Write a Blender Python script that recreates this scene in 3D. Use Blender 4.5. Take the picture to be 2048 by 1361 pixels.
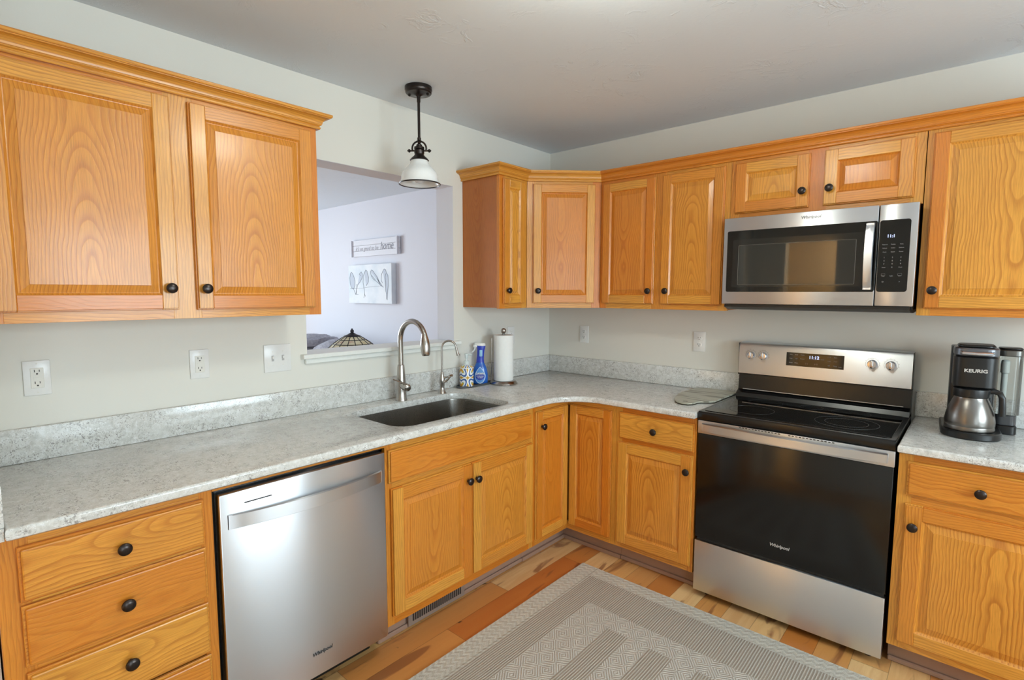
import bpy, bmesh, math, random
from mathutils import Vector, Matrix
PI = math.pi
R = math.radians
random.seed(11)
for o in list(bpy.data.objects): bpy.data.objects.remove(o)
SC = bpy.context.scene
COL = SC.collection

# ------------------------------------------------------------------ camera, light, exposure
def make_camera():
    cam = bpy.data.cameras.new('camera'); co = bpy.data.objects.new('camera', cam); COL.objects.link(co)
    cam.sensor_width = 36.0; cam.sensor_fit = 'HORIZONTAL'; cam.lens = 36.0*1060.91/2048
    cam.shift_x = 1.25/2048; cam.shift_y = 2.67/2048
    cam.clip_start = 0.05; cam.clip_end = 100
    F = Vector((-0.66082463, 0.7449697, -0.09127412)); Rt = Vector((0.7479684, 0.66373128, 0.00201319))
    U = Rt.cross(F).normalized()
    m = Matrix((( Rt.x, U.x, -F.x, 2.3427), (Rt.y, U.y, -F.y, -3.0519), (Rt.z, U.z, -F.z, 1.4701), (0, 0, 0, 1)))
    co.matrix_world = m
    SC.camera = co
make_camera()
SC.view_settings.view_transform = 'Standard'; SC.view_settings.look = 'None'
SC.view_settings.gamma = 1.0; SC.view_settings.use_curve_mapping = False
SC.view_settings.exposure = 0.09
W = bpy.data.worlds.new('world'); SC.world = W; W.use_nodes = True
W.node_tree.nodes['Background'].inputs[0].default_value = (0.80, 0.90, 1.0, 1)
W.node_tree.nodes['Background'].inputs[1].default_value = 1.0
SC.cycles.max_bounces = 10; SC.cycles.diffuse_bounces = 6; SC.cycles.glossy_bounces = 4
SC.cycles.sample_clamp_indirect = 6.0; SC.cycles.caustics_reflective = False; SC.cycles.caustics_refractive = False

def area(name, loc, direction, sx, sy, power, color):
    l = bpy.data.lights.new(name, 'AREA'); l.shape = 'RECTANGLE'; l.size = sx; l.size_y = sy
    l.energy = power; l.color = color
    o = bpy.data.objects.new(name, l); COL.objects.link(o); o.location = loc
    o.rotation_euler = Vector(direction).to_track_quat('-Z', 'Y').to_euler()
    return o
# daylight outside the window and door openings (all out of frame), and the ceiling lamp
area('daylight_kitchen_window', (4.50, -1.55, 1.50), (-1, 0.05, 0.0), 1.5, 1.15, 92, (0.75, 0.92, 1.0))
area('added_daylight_patio', (4.50, -3.85, 1.12), (-1, 0.1, 0.02), 1.6, 2.0, 44, (0.75, 0.92, 1.0))  # invented patio door source, extra fill from the camera side
area('added_daylight_living', (-5.15, -2.3, 1.45), (1, 0, 0.0), 2.4, 1.5, 160, (0.78, 0.91, 1.0))  # invented window source, added to brighten the living room
# ------------------------------------------------------------------ material helpers
def srgb(r, g, b):
    f = lambda c: (c/255/12.92) if c/255 <= 0.04045 else ((c/255+0.055)/1.055)**2.4
    return (f(r), f(g), f(b), 1)
class NT:
    def __init__(s, name):
        s.m = bpy.data.materials.new(name); s.m.use_nodes = True; s.t = s.m.node_tree
        s.b = s.t.nodes['Principled BSDF']
    def n(s, typ, **kw):
        nd = s.t.nodes.new(typ)
        for k, v in kw.items(): setattr(nd, k, v)
        return nd
    def set(s, sock, v):
        if isinstance(v, bpy.types.NodeSocket): s.t.links.new(v, sock)
        else: sock.default_value = v
    def math(s, op, a, b=None, c=None, clamp=False):
        nd = s.n('ShaderNodeMath', operation=op, use_clamp=clamp); s.set(nd.inputs[0], a)
        if b is not None: s.set(nd.inputs[1], b)
        if c is not None: s.set(nd.inputs[2], c)
        return nd.outputs[0]
    def comb(s, x, y, z=0.0):
        nd = s.n('ShaderNodeCombineXYZ'); s.set(nd.inputs[0], x); s.set(nd.inputs[1], y); s.set(nd.inputs[2], z); return nd.outputs[0]
    def sep(s, v):
        nd = s.n('ShaderNodeSeparateXYZ'); s.set(nd.inputs[0], v); return nd.outputs
    def noise(s, v, scale=1.0, detail=2.0, rough=0.5, dist=0.0):
        nd = s.n('ShaderNodeTexNoise'); s.set(nd.inputs['Vector'], v); nd.inputs['Scale'].default_value = scale
        nd.inputs['Detail'].default_value = detail; nd.inputs['Roughness'].default_value = rough; nd.inputs['Distortion'].default_value = dist
        return nd.outputs['Fac']
    def ramp(s, fac, stops, interp='LINEAR'):
        nd = s.n('ShaderNodeValToRGB'); nd.color_ramp.interpolation = interp; e = nd.color_ramp.elements
        while len(e) < len(stops): e.new(0.5)
        for el, (p, c) in zip(e, stops):
            el.position = p; el.color = c if isinstance(c, tuple) else (c, c, c, 1)
        s.set(nd.inputs[0], fac); return nd.outputs[0]
    def mix(s, fac, a, b, blend='MIX'):
        nd = s.n('ShaderNodeMix', data_type='RGBA', blend_type=blend); s.set(nd.inputs[0], fac); s.set(nd.inputs[6], a); s.set(nd.inputs[7], b); return nd.outputs[2]
    def bump(s, h, strength=0.2, dist=0.002):
        nd = s.n('ShaderNodeBump'); s.set(nd.inputs['Height'], h); nd.inputs['Strength'].default_value = strength; nd.inputs['Distance'].default_value = dist
        s.t.links.new(nd.outputs[0], s.b.inputs['Normal'])
    def p(s, **kw):
        for k, v in kw.items(): s.set(s.b.inputs[k.replace('_', ' ')], v)
def plain(name, col, rough=0.5, metal=0.0, **kw):
    t = NT(name)
    obj = t.n('ShaderNodeTexCoord').outputs['Object']
    nz = t.noise(obj, 60, 2)
    t.p(Base_Color=t.mix(1.0, col, t.ramp(nz, [(0.3, 0.97), (0.7, 1.0)]), 'MULTIPLY'), Roughness=rough, Metallic=metal, **kw)
    return t.m

def oak(name, tint=(1, 1, 1), rough=0.33):
    t = NT(name)
    uv = t.sep(t.n('ShaderNodeTexCoord').outputs['UV']); u, v = uv[0], uv[1]
    sid = t.math('FLOOR', t.math('DIVIDE', v, 4.0)); loc = t.math('SUBTRACT', t.math('SUBTRACT', v, t.math('MULTIPLY', sid, 4.0)), 2.0)
    wn = t.n('ShaderNodeTexWhiteNoise', noise_dimensions='1D'); t.set(wn.inputs['W'], sid); rnd = wn.outputs[0]
    wn2 = t.n('ShaderNodeTexWhiteNoise', noise_dimensions='1D'); t.set(wn2.inputs['W'], t.math('ADD', sid, 100.5)); rnd2 = wn2.outputs[0]
    wob = t.math('SUBTRACT', t.noise(t.comb(t.math('MULTIPLY', u, 6), t.math('MULTIPLY', v, 2.6)), 1, 2), 0.5)
    wob2 = t.math('SUBTRACT', t.noise(t.comb(t.math('MULTIPLY', u, 38), t.math('MULTIPLY', v, 9), 3.0), 1, 2), 0.5)
    slope = t.math('MULTIPLY', t.math('SUBTRACT', rnd, 0.5), 0.26)
    dep = t.math('ADD', t.math('MULTIPLY', loc, slope), t.math('ADD', 0.020, t.math('MULTIPLY', t.noise(t.comb(0.0, t.math('MULTIPLY', v, 3.1)), 1, 2), 0.07)))
    uu = t.math('ADD', t.math('ADD', u, t.math('MULTIPLY', t.math('SUBTRACT', rnd2, 0.5), 0.07)), t.math('ADD', t.math('MULTIPLY', wob, 0.055), t.math('MULTIPLY', wob2, 0.007)))
    r = t.math('SQRT', t.math('ADD', t.math('MULTIPLY', uu, uu), t.math('MULTIPLY', dep, dep)))
    ring = t.math('FRACT', t.math('MULTIPLY', r, 112))
    fine = t.noise(t.comb(t.math('MULTIPLY', u, 260), t.math('MULTIPLY', v, 5)), 1, 2, 0.6)
    lines = t.ramp(ring, [(0.0, 0.05), (0.10, 0.0), (0.34, 0.62), (0.62, 0.92), (0.93, 1.0), (1.0, 0.05)])
    amp = t.noise(t.comb(t.math('MULTIPLY', u, 7), t.math('MULTIPLY', v, 1.6), 5.0), 1, 2)
    lines = t.math('ADD', t.math('MULTIPLY', t.math('SUBTRACT', lines, 1.0), t.math('MULTIPLY', t.math('MULTIPLY', amp, 1.5), t.math('ADD', 0.52, t.math('MULTIPLY', rnd2, 0.55)))), 1.0, clamp=True)
    pores = t.noise(t.comb(t.math('MULTIPLY', u, 520), t.math('MULTIPLY', v, 16)), 1, 2, 0.6)
    pm = t.ramp(pores, [(0.36, 0.84), (0.52, 1.0)])
    c = lambda x: (x[0]*tint[0], x[1]*tint[1], x[2]*tint[2], 1)
    base = t.mix(lines, c(srgb(160, 88, 24)), c(srgb(226, 162, 66)))
    base = t.mix(t.ramp(fine, [(0.35, 0.35), (0.6, 0.0)]), base, c(srgb(176, 108, 34)))
    base = t.mix(t.ramp(rnd2, [(0.15, 0.0), (1.0, 0.85)]), base, c(srgb(204, 116, 28)))
    broad = t.noise(t.comb(t.math('MULTIPLY', u, 9), t.math('MULTIPLY', v, 2.2), 2.0), 1, 2)
    base = t.mix(1.0, base, t.ramp(broad, [(0.3, 0.92), (0.7, 1.04)]), 'MULTIPLY')
    base = t.mix(1.0, base, pm, 'MULTIPLY')
    t.p(Base_Color=base, Roughness=rough)
    t.b.inputs['Coat Weight'].default_value = 0.22; t.b.inputs['Coat Roughness'].default_value = 0.16
    h = t.math('ADD', t.math('MULTIPLY', lines, 0.6), t.math('MULTIPLY', pores, 0.5))
    t.bump(h, 0.28, 0.0012)
    return t.m
OAK = oak('oak_wood')
OAKS = oak('oak_veneer_side', (0.72, 0.66, 0.72), 0.45)

def steel(name, col, rough, grain='x', amt=0.10, tang=0.0):
    t = NT(name); o = t.sep(t.n('ShaderNodeTexCoord').outputs['Object'])
    s = {'x': (2, 500, 700), 'z': (700, 500, 2)}[grain]
    nz = t.noise(t.comb(t.math('MULTIPLY', o[0], s[0]), t.math('MULTIPLY', o[1], s[1]), t.math('MULTIPLY', o[2], s[2])), 1, 2, 0.6)
    t.p(Base_Color=col, Metallic=1.0, Roughness=t.math('ADD', t.math('MULTIPLY', t.math('SUBTRACT', nz, 0.5), amt), rough))
    if tang:
        tg = t.n('ShaderNodeTangent', direction_type='RADIAL', axis='Z'); t.b.inputs['Anisotropic'].default_value = tang; t.b.inputs['Anisotropic Rotation'].default_value = 0.25
        t.t.links.new(tg.outputs[0], t.b.inputs['Tangent'])
    t.bump(nz, 0.05, 0.0005)
    return t.m
STEEL = steel('brushed_stainless_steel', srgb(212, 215, 220), 0.34, 'x', 0.08, 0.85)
STEELD = steel('sink_steel', srgb(150, 146, 140), 0.28, 'x', 0.08)
NICKEL = steel('brushed_nickel', srgb(176, 170, 164), 0.24, 'z', 0.06)
CHROME = plain('polished_chrome', srgb(215, 215, 220), 0.10, 1.0)
BRONZE = plain('dark_bronze', srgb(62, 56, 54), 0.30, 0.9)
BLACKG = plain('black_glass', srgb(9, 9, 10), 0.06); BLACKG.node_tree.nodes['Principled BSDF'].inputs['Specular IOR Level'].default_value = 0.5
OVENG = plain('oven_black_glass', srgb(10, 10, 10), 0.16)
MWIN = plain('microwave_window_glass', srgb(42, 41, 38), 0.03)
BLACKP = plain('black_plastic', srgb(16, 16, 17), 0.35)
CHAR = plain('charcoal_plastic', srgb(48, 48, 52), 0.4)
BLACKM = plain('black_enamel', srgb(12, 12, 13), 0.22)
WHITEP = plain('white_plastic', srgb(232, 232, 230), 0.25)
DEVICE = plain('white_device_plastic', srgb(224, 222, 214), 0.3)
SLOTM = plain('slot_dark', srgb(40, 34, 30), 0.6)
TRIMW = plain('white_trim_paint', srgb(232, 234, 230), 0.35)
PRINT = plain('panel_print', srgb(150, 150, 150), 0.5)
PRINTD = plain('dark_print', srgb(60, 60, 62), 0.45)
LOGOC = plain('logo_chrome', srgb(225, 225, 225), 0.25, 0.6)
GREYT = plain('dark_grey_silicone', srgb(76, 78, 80), 0.5)
VENTM = plain('vent_grey_metal', srgb(150, 138, 128), 0.4, 0.3)
TOEK = plain('toe_kick_board', srgb(160, 130, 112), 0.5)
PAPER = plain('paper_towel', srgb(238, 238, 236), 0.9)
def emis(name, col, st):
    t = NT(name); t.p(Base_Color=(0, 0, 0, 1)); t.b.inputs['Emission Color'].default_value = col; t.b.inputs['Emission Strength'].default_value = st
    return t.m
LED = emis('blue_white_display_digits', srgb(190, 205, 255), 1.6)

def wall_paint(name, col, scale=180, st=0.06):
    t = NT(name); o = t.n('ShaderNodeTexCoord').outputs['Object']
    nz = t.noise(o, scale, 3); big = t.noise(o, 1.3, 2)
    t.p(Base_Color=t.mix(1.0, col, t.ramp(big, [(0.3, 0.985), (0.7, 1.0)]), 'MULTIPLY'), Roughness=0.62)
    t.bump(nz, st, 0.002); return t.m
PAINT = wall_paint('kitchen_wall_paint', srgb(222, 220, 212))
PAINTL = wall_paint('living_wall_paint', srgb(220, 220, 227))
def ceiling_mat():
    t = NT('textured_ceiling'); o = t.n('ShaderNodeTexCoord').outputs['Object']
    a = t.noise(o, 7, 6, 0.65, 1.2); b = t.ramp(a, [(0.56, 0.0), (0.60, 1.0), (0.66, 0.0)])
    c = t.noise(o, 3.0, 2)
    h = t.math('MULTIPLY', b, t.ramp(c, [(0.42, 0.0), (0.62, 1.0)]))
    t.p(Base_Color=srgb(219, 227, 234), Roughness=0.7)
    t.bump(t.math('ADD', h, t.math('MULTIPLY', t.noise(o, 60, 3), 0.25)), 0.40, 0.0045); return t.m
CEIL = ceiling_mat()

def stone():
    t = NT('speckled_quartz'); o = t.n('ShaderNodeTexCoord').outputs['Object']
    cl = t.noise(o, 42, 3, 0.6, 0.6)
    base = t.ramp(cl, [(0.30, srgb(192, 192, 188)), (0.50, srgb(210, 210, 206)), (0.72, srgb(222, 223, 222))])
    dn = t.noise(o, 88, 4, 0.62, 2.4)
    dens = t.noise(o, 16, 3, 0.55)
    dark = t.math('MULTIPLY', t.ramp(dn, [(0.548, 0.0), (0.59, 1.0)]), t.ramp(dens, [(0.40, 0.12), (0.58, 1.0)]))
    base = t.mix(t.math('MULTIPLY', dark, 0.80), base, srgb(116, 110, 108))
    d2 = t.noise(o, 210, 3, 0.7, 0.5)
    base = t.mix(t.ramp(d2, [(0.62, 0.0), (0.68, 0.45)]), base, srgb(126, 122, 124))
    w = t.noise(o, 150, 3, 0.6, 1.0)
    base = t.mix(t.ramp(w, [(0.56, 0.0), (0.66, 0.6)]), base, srgb(240, 241, 243))
    t.p(Base_Color=base, Roughness=0.16); t.b.inputs['Specular IOR Level'].default_value = 0.5
    return t.m
STONE = stone()

def floor_mat():
    t = NT('hickory_planks'); o = t.sep(t.n('ShaderNodeTexCoord').outputs['Object']); x, y = o[0], o[1]
    xr = t.math('DIVIDE', t.math('SUBTRACT', x, 0.551), 0.1235); row = t.math('FLOOR', xr); fx = t.math('FRACT', xr)
    wn = t.n('ShaderNodeTexWhiteNoise', noise_dimensions='1D'); t.set(wn.inputs['W'], row)
    off = t.math('MULTIPLY', wn.outputs[0], 2.7)
    yr = t.math('DIVIDE', t.math('ADD', t.math('ADD', y, 1.19), t.math('MULTIPLY', off, t.math('GREATER_THAN', t.math('ABSOLUTE', row), 0.5))), 0.86)
    ir = t.math('FLOOR', yr); fy = t.math('FRACT', yr)
    w2 = t.n('ShaderNodeTexWhiteNoise', noise_dimensions='2D'); t.set(w2.inputs['Vector'], t.comb(row, ir)); rnd = w2.outputs[0]
    px = t.math('ADD', x, t.math('MULTIPLY', rnd, 31)); py = t.math('ADD', y, t.math('MULTIPLY', rnd, 17))
    g1 = t.noise(t.comb(t.math('MULTIPLY', px, 26), t.math('MULTIPLY', py, 2.4)), 1, 4, 0.6, 0.8)
    g2 = t.noise(t.comb(t.math('MULTIPLY', px, 9), t.math('MULTIPLY', py, 1.5), 4.0), 1, 3, 0.5, 1.5)
    base = t.ramp(rnd, [(0.0, srgb(228, 186, 128)), (0.28, srgb(210, 148, 82)), (0.48, srgb(222, 174, 110)), (0.64, srgb(190, 116, 52)), (0.82, srgb(234, 198, 142)), (1.0, srgb(182, 106, 50))])
    base = t.mix(t.ramp(g1, [(0.35, 0.35), (0.6, 0.0)]), base, srgb(188, 122, 64))
    base = t.mix(t.ramp(g2, [(0.60, 0.0), (0.67, 0.75)]), base, srgb(130, 78, 48))
    kn = t.noise(t.comb(t.math('MULTIPLY', px, 20), t.math('MULTIPLY', py, 6), 9.0), 1, 3, 0.6, 1.0)
    base = t.mix(t.ramp(kn, [(0.70, 0.0), (0.74, 0.9)]), base, srgb(60, 30, 20))
    e1 = t.math('MINIMUM', fx, t.math('SUBTRACT', 1.0, fx)); e2 = t.math('MULTIPLY', t.math('MINIMUM', fy, t.math('SUBTRACT', 1.0, fy)), 7.0)
    gap = t.ramp(t.math('MINIMUM', e1, e2), [(0.0, 0.35), (0.014, 1.0)])
    base = t.mix(1.0, base, gap, 'MULTIPLY')
    t.p(Base_Color=base, Roughness=0.34); t.bump(t.math('ADD', gap, t.math('MULTIPLY', g1, 0.1)), 0.25, 0.001); return t.m
FLOOR = floor_mat()

def rug_mat():
    t = NT('woven_rug'); o = t.sep(t.n('ShaderNodeTexCoord').outputs['Object']); u, v = o[0], t.math('MULTIPLY', o[1], -1.0)
    Wd, Ld = 1.50, 2.2
    um = t.math('MINIMUM', u, t.math('SUBTRACT', Wd, u)); vm = t.math('MINIMUM', v, t.math('SUBTRACT', Ld, v))
    gt = lambda a, b: t.math('GREATER_THAN', a, b); lt = lambda a, b: t.math('LESS_THAN', a, b)
    band = lambda a, lo, hi: t.math('MULTIPLY', gt(a, lo), lt(a, hi))
    border = t.math('MAXIMUM', lt(um, 0.105), lt(vm, 0.088))
    inside = t.math('MULTIPLY', gt(um, 0.233), gt(vm, 0.296))
    hb = t.math('MULTIPLY', inside, lt(vm, 0.407))
    vb = t.math('MAXIMUM', band(um, 0.233, 0.400), t.math('MAXIMUM', band(um, 0.503, 0.598), gt(um, 0.700)))
    diam = t.math('MAXIMUM', hb, t.math('MULTIPLY', inside, vb))
    # diamonds
    a = t.math('SUBTRACT', t.math('FRACT', t.math('DIVIDE', t.math('ADD', u, 0.022), 0.085)), 0.5); b = t.math('SUBTRACT', t.math('FRACT', t.math('DIVIDE', t.math('ADD', v, 0.045), 0.111)), 0.5)
    dd = t.math('ADD', t.math('ABSOLUTE', a), t.math('ABSOLUTE', b))
    dl = t.math('ADD', t.math('MULTIPLY', t.math('SINE', t.math('MULTIPLY', dd, 44.0)), 0.5), 0.5)
    # chevron in border
    ch = t.math('SINE', t.math('MULTIPLY', t.math('ADD', t.math('ABSOLUTE', t.math('SUBTRACT', t.math('FRACT', t.math('DIVIDE', u, 0.035)), 0.5)), t.math('DIVIDE', v, 0.03)), 6.283))
    ch = t.math('ADD', t.math('MULTIPLY', ch, 0.5), 0.5)
    ns = t.noise(t.comb(t.math('MULTIPLY', u, 420), t.math('MULTIPLY', v, 260)), 1, 2)
    st = t.math('ADD', t.math('MULTIPLY', t.math('SINE', t.math('MULTIPLY', t.math('ADD', u, t.math('MULTIPLY', t.noise(t.comb(u, v), 5, 1), 0.006)), 6.283/0.0105)), 0.5), 0.5)
    dots = t.math('ADD', t.math('MULTIPLY', t.math('SINE', t.math('MULTIPLY', v, 6.283/0.0085)), 0.5), 0.5)
    strip = t.math('MULTIPLY', t.ramp(st, [(0.40, 0.0), (0.75, 1.0)]), t.math('ADD', t.math('MULTIPLY', dots, 0.45), 0.55))
    wide = t.noise(t.comb(t.math('MULTIPLY', u, 45), t.math('MULTIPLY', v, 0.6)), 1, 1)
    brown = t.mix(strip, srgb(148, 136, 122), srgb(222, 220, 212))
    brown = t.mix(t.ramp(wide, [(0.4, 0.0), (0.6, 0.45)]), brown, srgb(176, 167, 154))
    dm = t.mix(dl, srgb(180, 174, 164), srgb(214, 211, 204))
    bo = t.mix(t.math('MULTIPLY', ch, 0.6), srgb(196, 193, 182), srgb(216, 214, 205))
    c = t.mix(diam, brown, dm); c = t.mix(border, c, bo)
    seam = band(um, 0.094, 0.100)
    c = t.mix(t.math('MULTIPLY', seam, 0.5), c, srgb(130, 122, 108))
    c = t.mix(t.ramp(ns, [(0.38, 0.48), (0.6, 0.0)]), c, srgb(142, 132, 122))
    t.p(Base_Color=c, Roughness=0.95)
    h = t.math('ADD', t.mix(border, t.mix(diam, strip, dl), ch), t.math('MULTIPLY', ns, 0.8))
    t.bump(h, 0.7, 0.003); return t.m
RUG = rug_mat()

# ------------------------------------------------------------------ mesh helpers
class MB:
    def __init__(s): s.bm = bmesh.new(); s.uv = s.bm.loops.layers.uv.new('UVMap')
    def _uv(s, faces, grain, c, seed, uo):
        g = 'xyz'.index(grain)
        for f in faces:
            f.normal_update(); n = f.normal; k = max(range(3), key=lambda i: abs(n[i]))
            oth = [i for i in range(3) if i != g]
            for l in f.loops:
                p = l.vert.co
                if k == g: a, b = p[oth[0]]-c[oth[0]], (p[oth[1]]-c[oth[1]])
                else:
                    j = oth[0] if oth[1] == k else oth[1]
                    a = p[j]-c[j] + (p[k]-c[k])*0.5; b = p[g]-c[g]
                l[s.uv].uv = (a+uo, b+seed*4.0+2.0)
    def box(s, x0, x1, y0, y1, z0, z1, grain='z', bev=0.0, segs=1, uo=None):
        old = set(s.bm.faces)
        g = bmesh.ops.create_cube(s.bm, size=1.0); vs = g['verts']
        for v in vs: v.co = Vector(((x0+x1)/2+v.co.x*(x1-x0), (y0+y1)/2+v.co.y*(y1-y0), (z0+z1)/2+v.co.z*(z1-z0)))
        faces = set(f for v in vs for f in v.link_faces)
        if bev > 0:
            es = list(set(e for f in faces for e in f.edges))
            bmesh.ops.bevel(s.bm, geom=es, offset=bev, segments=segs, profile=0.5, affect='EDGES')
            faces = set(s.bm.faces) - old
        s._uv(faces, grain, ((x0+x1)/2, (y0+y1)/2, (z0+z1)/2), random.randint(1, 60), (random.uniform(-.03, .03) if min(x1-x0, z1-z0) > .09 or max(x1-x0, y1-y0, z1-z0) < .12 else random.choice((-1, 1))*random.uniform(.06, .14)) if uo is None else uo)
        return s
    def face(s, pts, grain='z', c=(0, 0, 0), seed=1, uo=0.0):
        f = s.bm.faces.new([s.bm.verts.new(p) for p in pts]); s._uv([f], grain, c, seed, uo); return f
    def loops(s, rings, closed=True, cap0=False, cap1=False, grain='z'):
        vr = [[s.bm.verts.new(p) for p in r] for r in rings]; fs = []
        n = len(rings[0])
        for a, b in zip(vr, vr[1:]):
            for i in range(n if closed else n-1):
                j = (i+1) % n
                try: fs.append(s.bm.faces.new((a[i], a[j], b[j], b[i])))
                except ValueError: pass
        if cap0: fs.append(s.bm.faces.new(list(reversed(vr[0]))))
        if cap1: fs.append(s.bm.faces.new(vr[-1]))
        s._uv(fs, grain, (0, 0, 0), random.randint(1, 60), 0.0)
        return vr
    def lathe(s, prof, c=(0, 0, 0), axis='z', segs=32, cap0=True, cap1=True, sx=1.0, sy=1.0):
        rings = []
        for r, h in prof:
            ring = []
            for i in range(segs):
                a = 2*PI*i/segs; ca, sa = math.cos(a)*r*sx, math.sin(a)*r*sy
                if axis == 'z': p = (c[0]+ca, c[1]+sa, c[2]+h)
                elif axis == 'y': p = (c[0]+ca, c[1]+h, c[2]-sa)
                else: p = (c[0]+h, c[1]+ca, c[2]+sa)
                ring.append(p)
            rings.append(ring)
        s.loops(rings, True, cap0, cap1); return s
    def tube(s, pts, r, segs=12, caps=True):
        pts = [Vector(p) for p in pts]; n = len(pts); rr = r if isinstance(r, (list, tuple)) else [r]*n
        tg = [(pts[min(i+1, n-1)]-pts[max(i-1, 0)]).normalized() for i in range(n)]
        up = Vector((0, 0, 1)) if abs(tg[0].z) < 0.9 else Vector((1, 0, 0))
        a = tg[0].cross(up).normalized(); rings = []
        for i in range(n):
            a = (a - tg[i]*a.dot(tg[i])).normalized(); b = tg[i].cross(a)
            rings.append([tuple(pts[i] + (a*math.cos(2*PI*k/segs) + b*math.sin(2*PI*k/segs))*rr[i]) for k in range(segs)])
        s.loops(rings, True, caps, caps); return s
    def prism(s, poly, z0, z1, bev=0.0, axis='z'):
        def P(x, y, z): return (x, y, z) if axis == 'z' else ((x, z, y) if axis == 'y' else (z, x, y))
        if bev > 0:
            ins = offset(poly, bev)
            s.loops([[P(x, y, z0) for x, y in ins], [P(x, y, z0+bev) for x, y in poly], [P(x, y, z1-bev) for x, y in poly], [P(x, y, z1) for x, y in ins]], True, True, True)
        else: s.loops([[P(x, y, z0) for x, y in poly], [P(x, y, z1) for x, y in poly]], True, True, True)
        return s
    def build(s, name, mat, parent=None, smooth=True, ang=32, **props):
        bmesh.ops.recalc_face_normals(s.bm, faces=s.bm.faces)
        me = bpy.data.meshes.new(name); s.bm.to_mesh(me); s.bm.free()
        if smooth:
            me.polygons.foreach_set('use_smooth', [True]*len(me.polygons)); me.set_sharp_from_angle(angle=R(ang))
        me.materials.append(mat)
        o = bpy.data.objects.new(name, me); COL.objects.link(o)
        if parent: o.parent = parent
        for k, v in props.items(): o[k] = v
        return o
def offset(poly, d):
    """inward offset of a counter-clockwise polygon by d"""
    n = len(poly); out = []
    for i in range(n):
        p0, p1, p2 = Vector(poly[i-1]), Vector(poly[i]), Vector(poly[(i+1) % n])
        e1 = (p1-p0).normalized(); e2 = (p2-p1).normalized()
        n1 = Vector((-e1.y, e1.x)); n2 = Vector((-e2.y, e2.x)); m = (n1+n2)
        m = m/max(m.length_squared, 1e-6)*2
        out.append((p1.x+m.x*d, p1.y+m.y*d))
    return out
def rrect(x0, x1, y0, y1, r, n=8):
    pts = []
    for cx, cy, a0 in ((x1-r, y0+r, -90), (x1-r, y1-r, 0), (x0+r, y1-r, 90), (x0+r, y0+r, 180)):
        for i in range(n+1):
            a = R(a0+90*i/n); pts.append((cx+r*math.cos(a), cy+r*math.sin(a)))
    return pts
def thing(name, label, cat, loc=(0, 0, 0), rz=0.0, group=None):
    o = bpy.data.objects.new(name, None); COL.objects.link(o); o.location = loc; o.rotation_euler = (0, 0, rz)
    o.empty_display_size = 0.1; o['label'] = label; o['category'] = cat
    if group: o['group'] = group
    return o
def tag(o, label, cat, group=None):
    o['label'] = label; o['category'] = cat
    if group: o['group'] = group
    return o
def struct(name, mb, mat, parent=None):
    o = mb.build(name, mat, parent, smooth=False)
    if not parent: o['kind'] = 'structure'
    return o
def text(name, s, size, mat, parent, loc, rot=(PI/2, 0, 0), ext=0.0004, align='CENTER', shear=0.0, sx=1.0, bold=0.0):
    cu = bpy.data.curves.new('tx', 'FONT'); cu.body = s; cu.size = size; cu.extrude = ext; cu.align_x = align; cu.align_y = 'CENTER'; cu.shear = shear; cu.offset = bold
    cu.resolution_u = 3
    t = bpy.data.objects.new('tx', cu); COL.objects.link(t); bpy.context.view_layer.update()
    me = bpy.data.meshes.new_from_object(t.evaluated_get(bpy.context.evaluated_depsgraph_get())); bpy.data.objects.remove(t)
    me.name = name; me.materials.clear(); me.materials.append(mat)
    o = bpy.data.objects.new(name, me); COL.objects.link(o); o.parent = parent; o.location = loc; o.rotation_euler = rot; o.scale = (sx, 1, 1)
    return o

# ------------------------------------------------------------------ the room
H = 2.4435
XR, YB = 4.35, -5.2                    # right wall, wall behind the camera
YO0, YO1, ZO0, ZO1 = -1.846, -0.926, 1.184, 2.085   # pass-through opening
TW = 0.142
def wall_with_holes(name, mat, axis, a0, a1, t0, t1, holes, z1=H):
    """axis 'x': wall spans x in a0..a1, thickness y t0..t1; holes = (a, b, zlo, zhi)"""
    m = MB()
    def bx(p, q, z0, z1_):
        if q-p < 1e-4 or z1_-z0 < 1e-4: return
        if axis == 'x': m.box(p, q, t0, t1, z0, z1_)
        else: m.box(t0, t1, p, q, z0, z1_)
    cur = a0
    for h in sorted(holes):
        bx(cur, h[0], 0, z1); bx(h[0], h[1], 0, h[2]); bx(h[0], h[1], h[3], z1); cur = h[1]
    bx(cur, a1, 0, z1)
    bmesh.ops.remove_doubles(m.bm, verts=m.bm.verts, dist=1e-5)
    inner = [f for f in m.bm.faces if len([g for g in m.bm.faces if g is not f and set(g.verts) == set(f.verts)])]
    bmesh.ops.delete(m.bm, geom=inner, context='FACES_ONLY')
    return struct(name, m, mat)
m = MB(); m.box(-5.2, XR+.2, YB-.2, .5, -.12, 0.0); struct('floor', m, FLOOR)
m = MB(); m.box(-5.2, XR+.2, YB-.2, .5, H, H+.12); struct('ceiling', m, CEIL)
wall_with_holes('wall_left', PAINT, 'y', YB, 0.0, -TW, 0.0, [(YO0, YO1, ZO0-.022, ZO1)])
m = MB(); m.box(0, XR, 0, .22, 0, H); struct('wall_back', m, PAINT)
wall_with_holes('wall_right', PAINT, 'y', YB, .22, XR, XR+.14, [(-4.65, -3.05, 0.05, 2.1), (-2.3, -.8, .95, 2.1)])
wall_with_holes('wall_front', PAINT, 'x', 0, XR, YB-.15, YB, [(0.40, 0.97, 0, 2.12)])
m = MB(); m.box(0, .58, -3.09, -2.966, 0, H); struct('wall_end', m, PAINT)
m = MB(); m.box(-5.1, 0, .235, .38, 0, H); struct('wall_living_far', m, PAINTL)
wall_with_holes('wall_living_left', PAINTL, 'y', YB, .235, -5.1, -4.97, [(-3.5, -1.1, .7, 2.2)])
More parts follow.
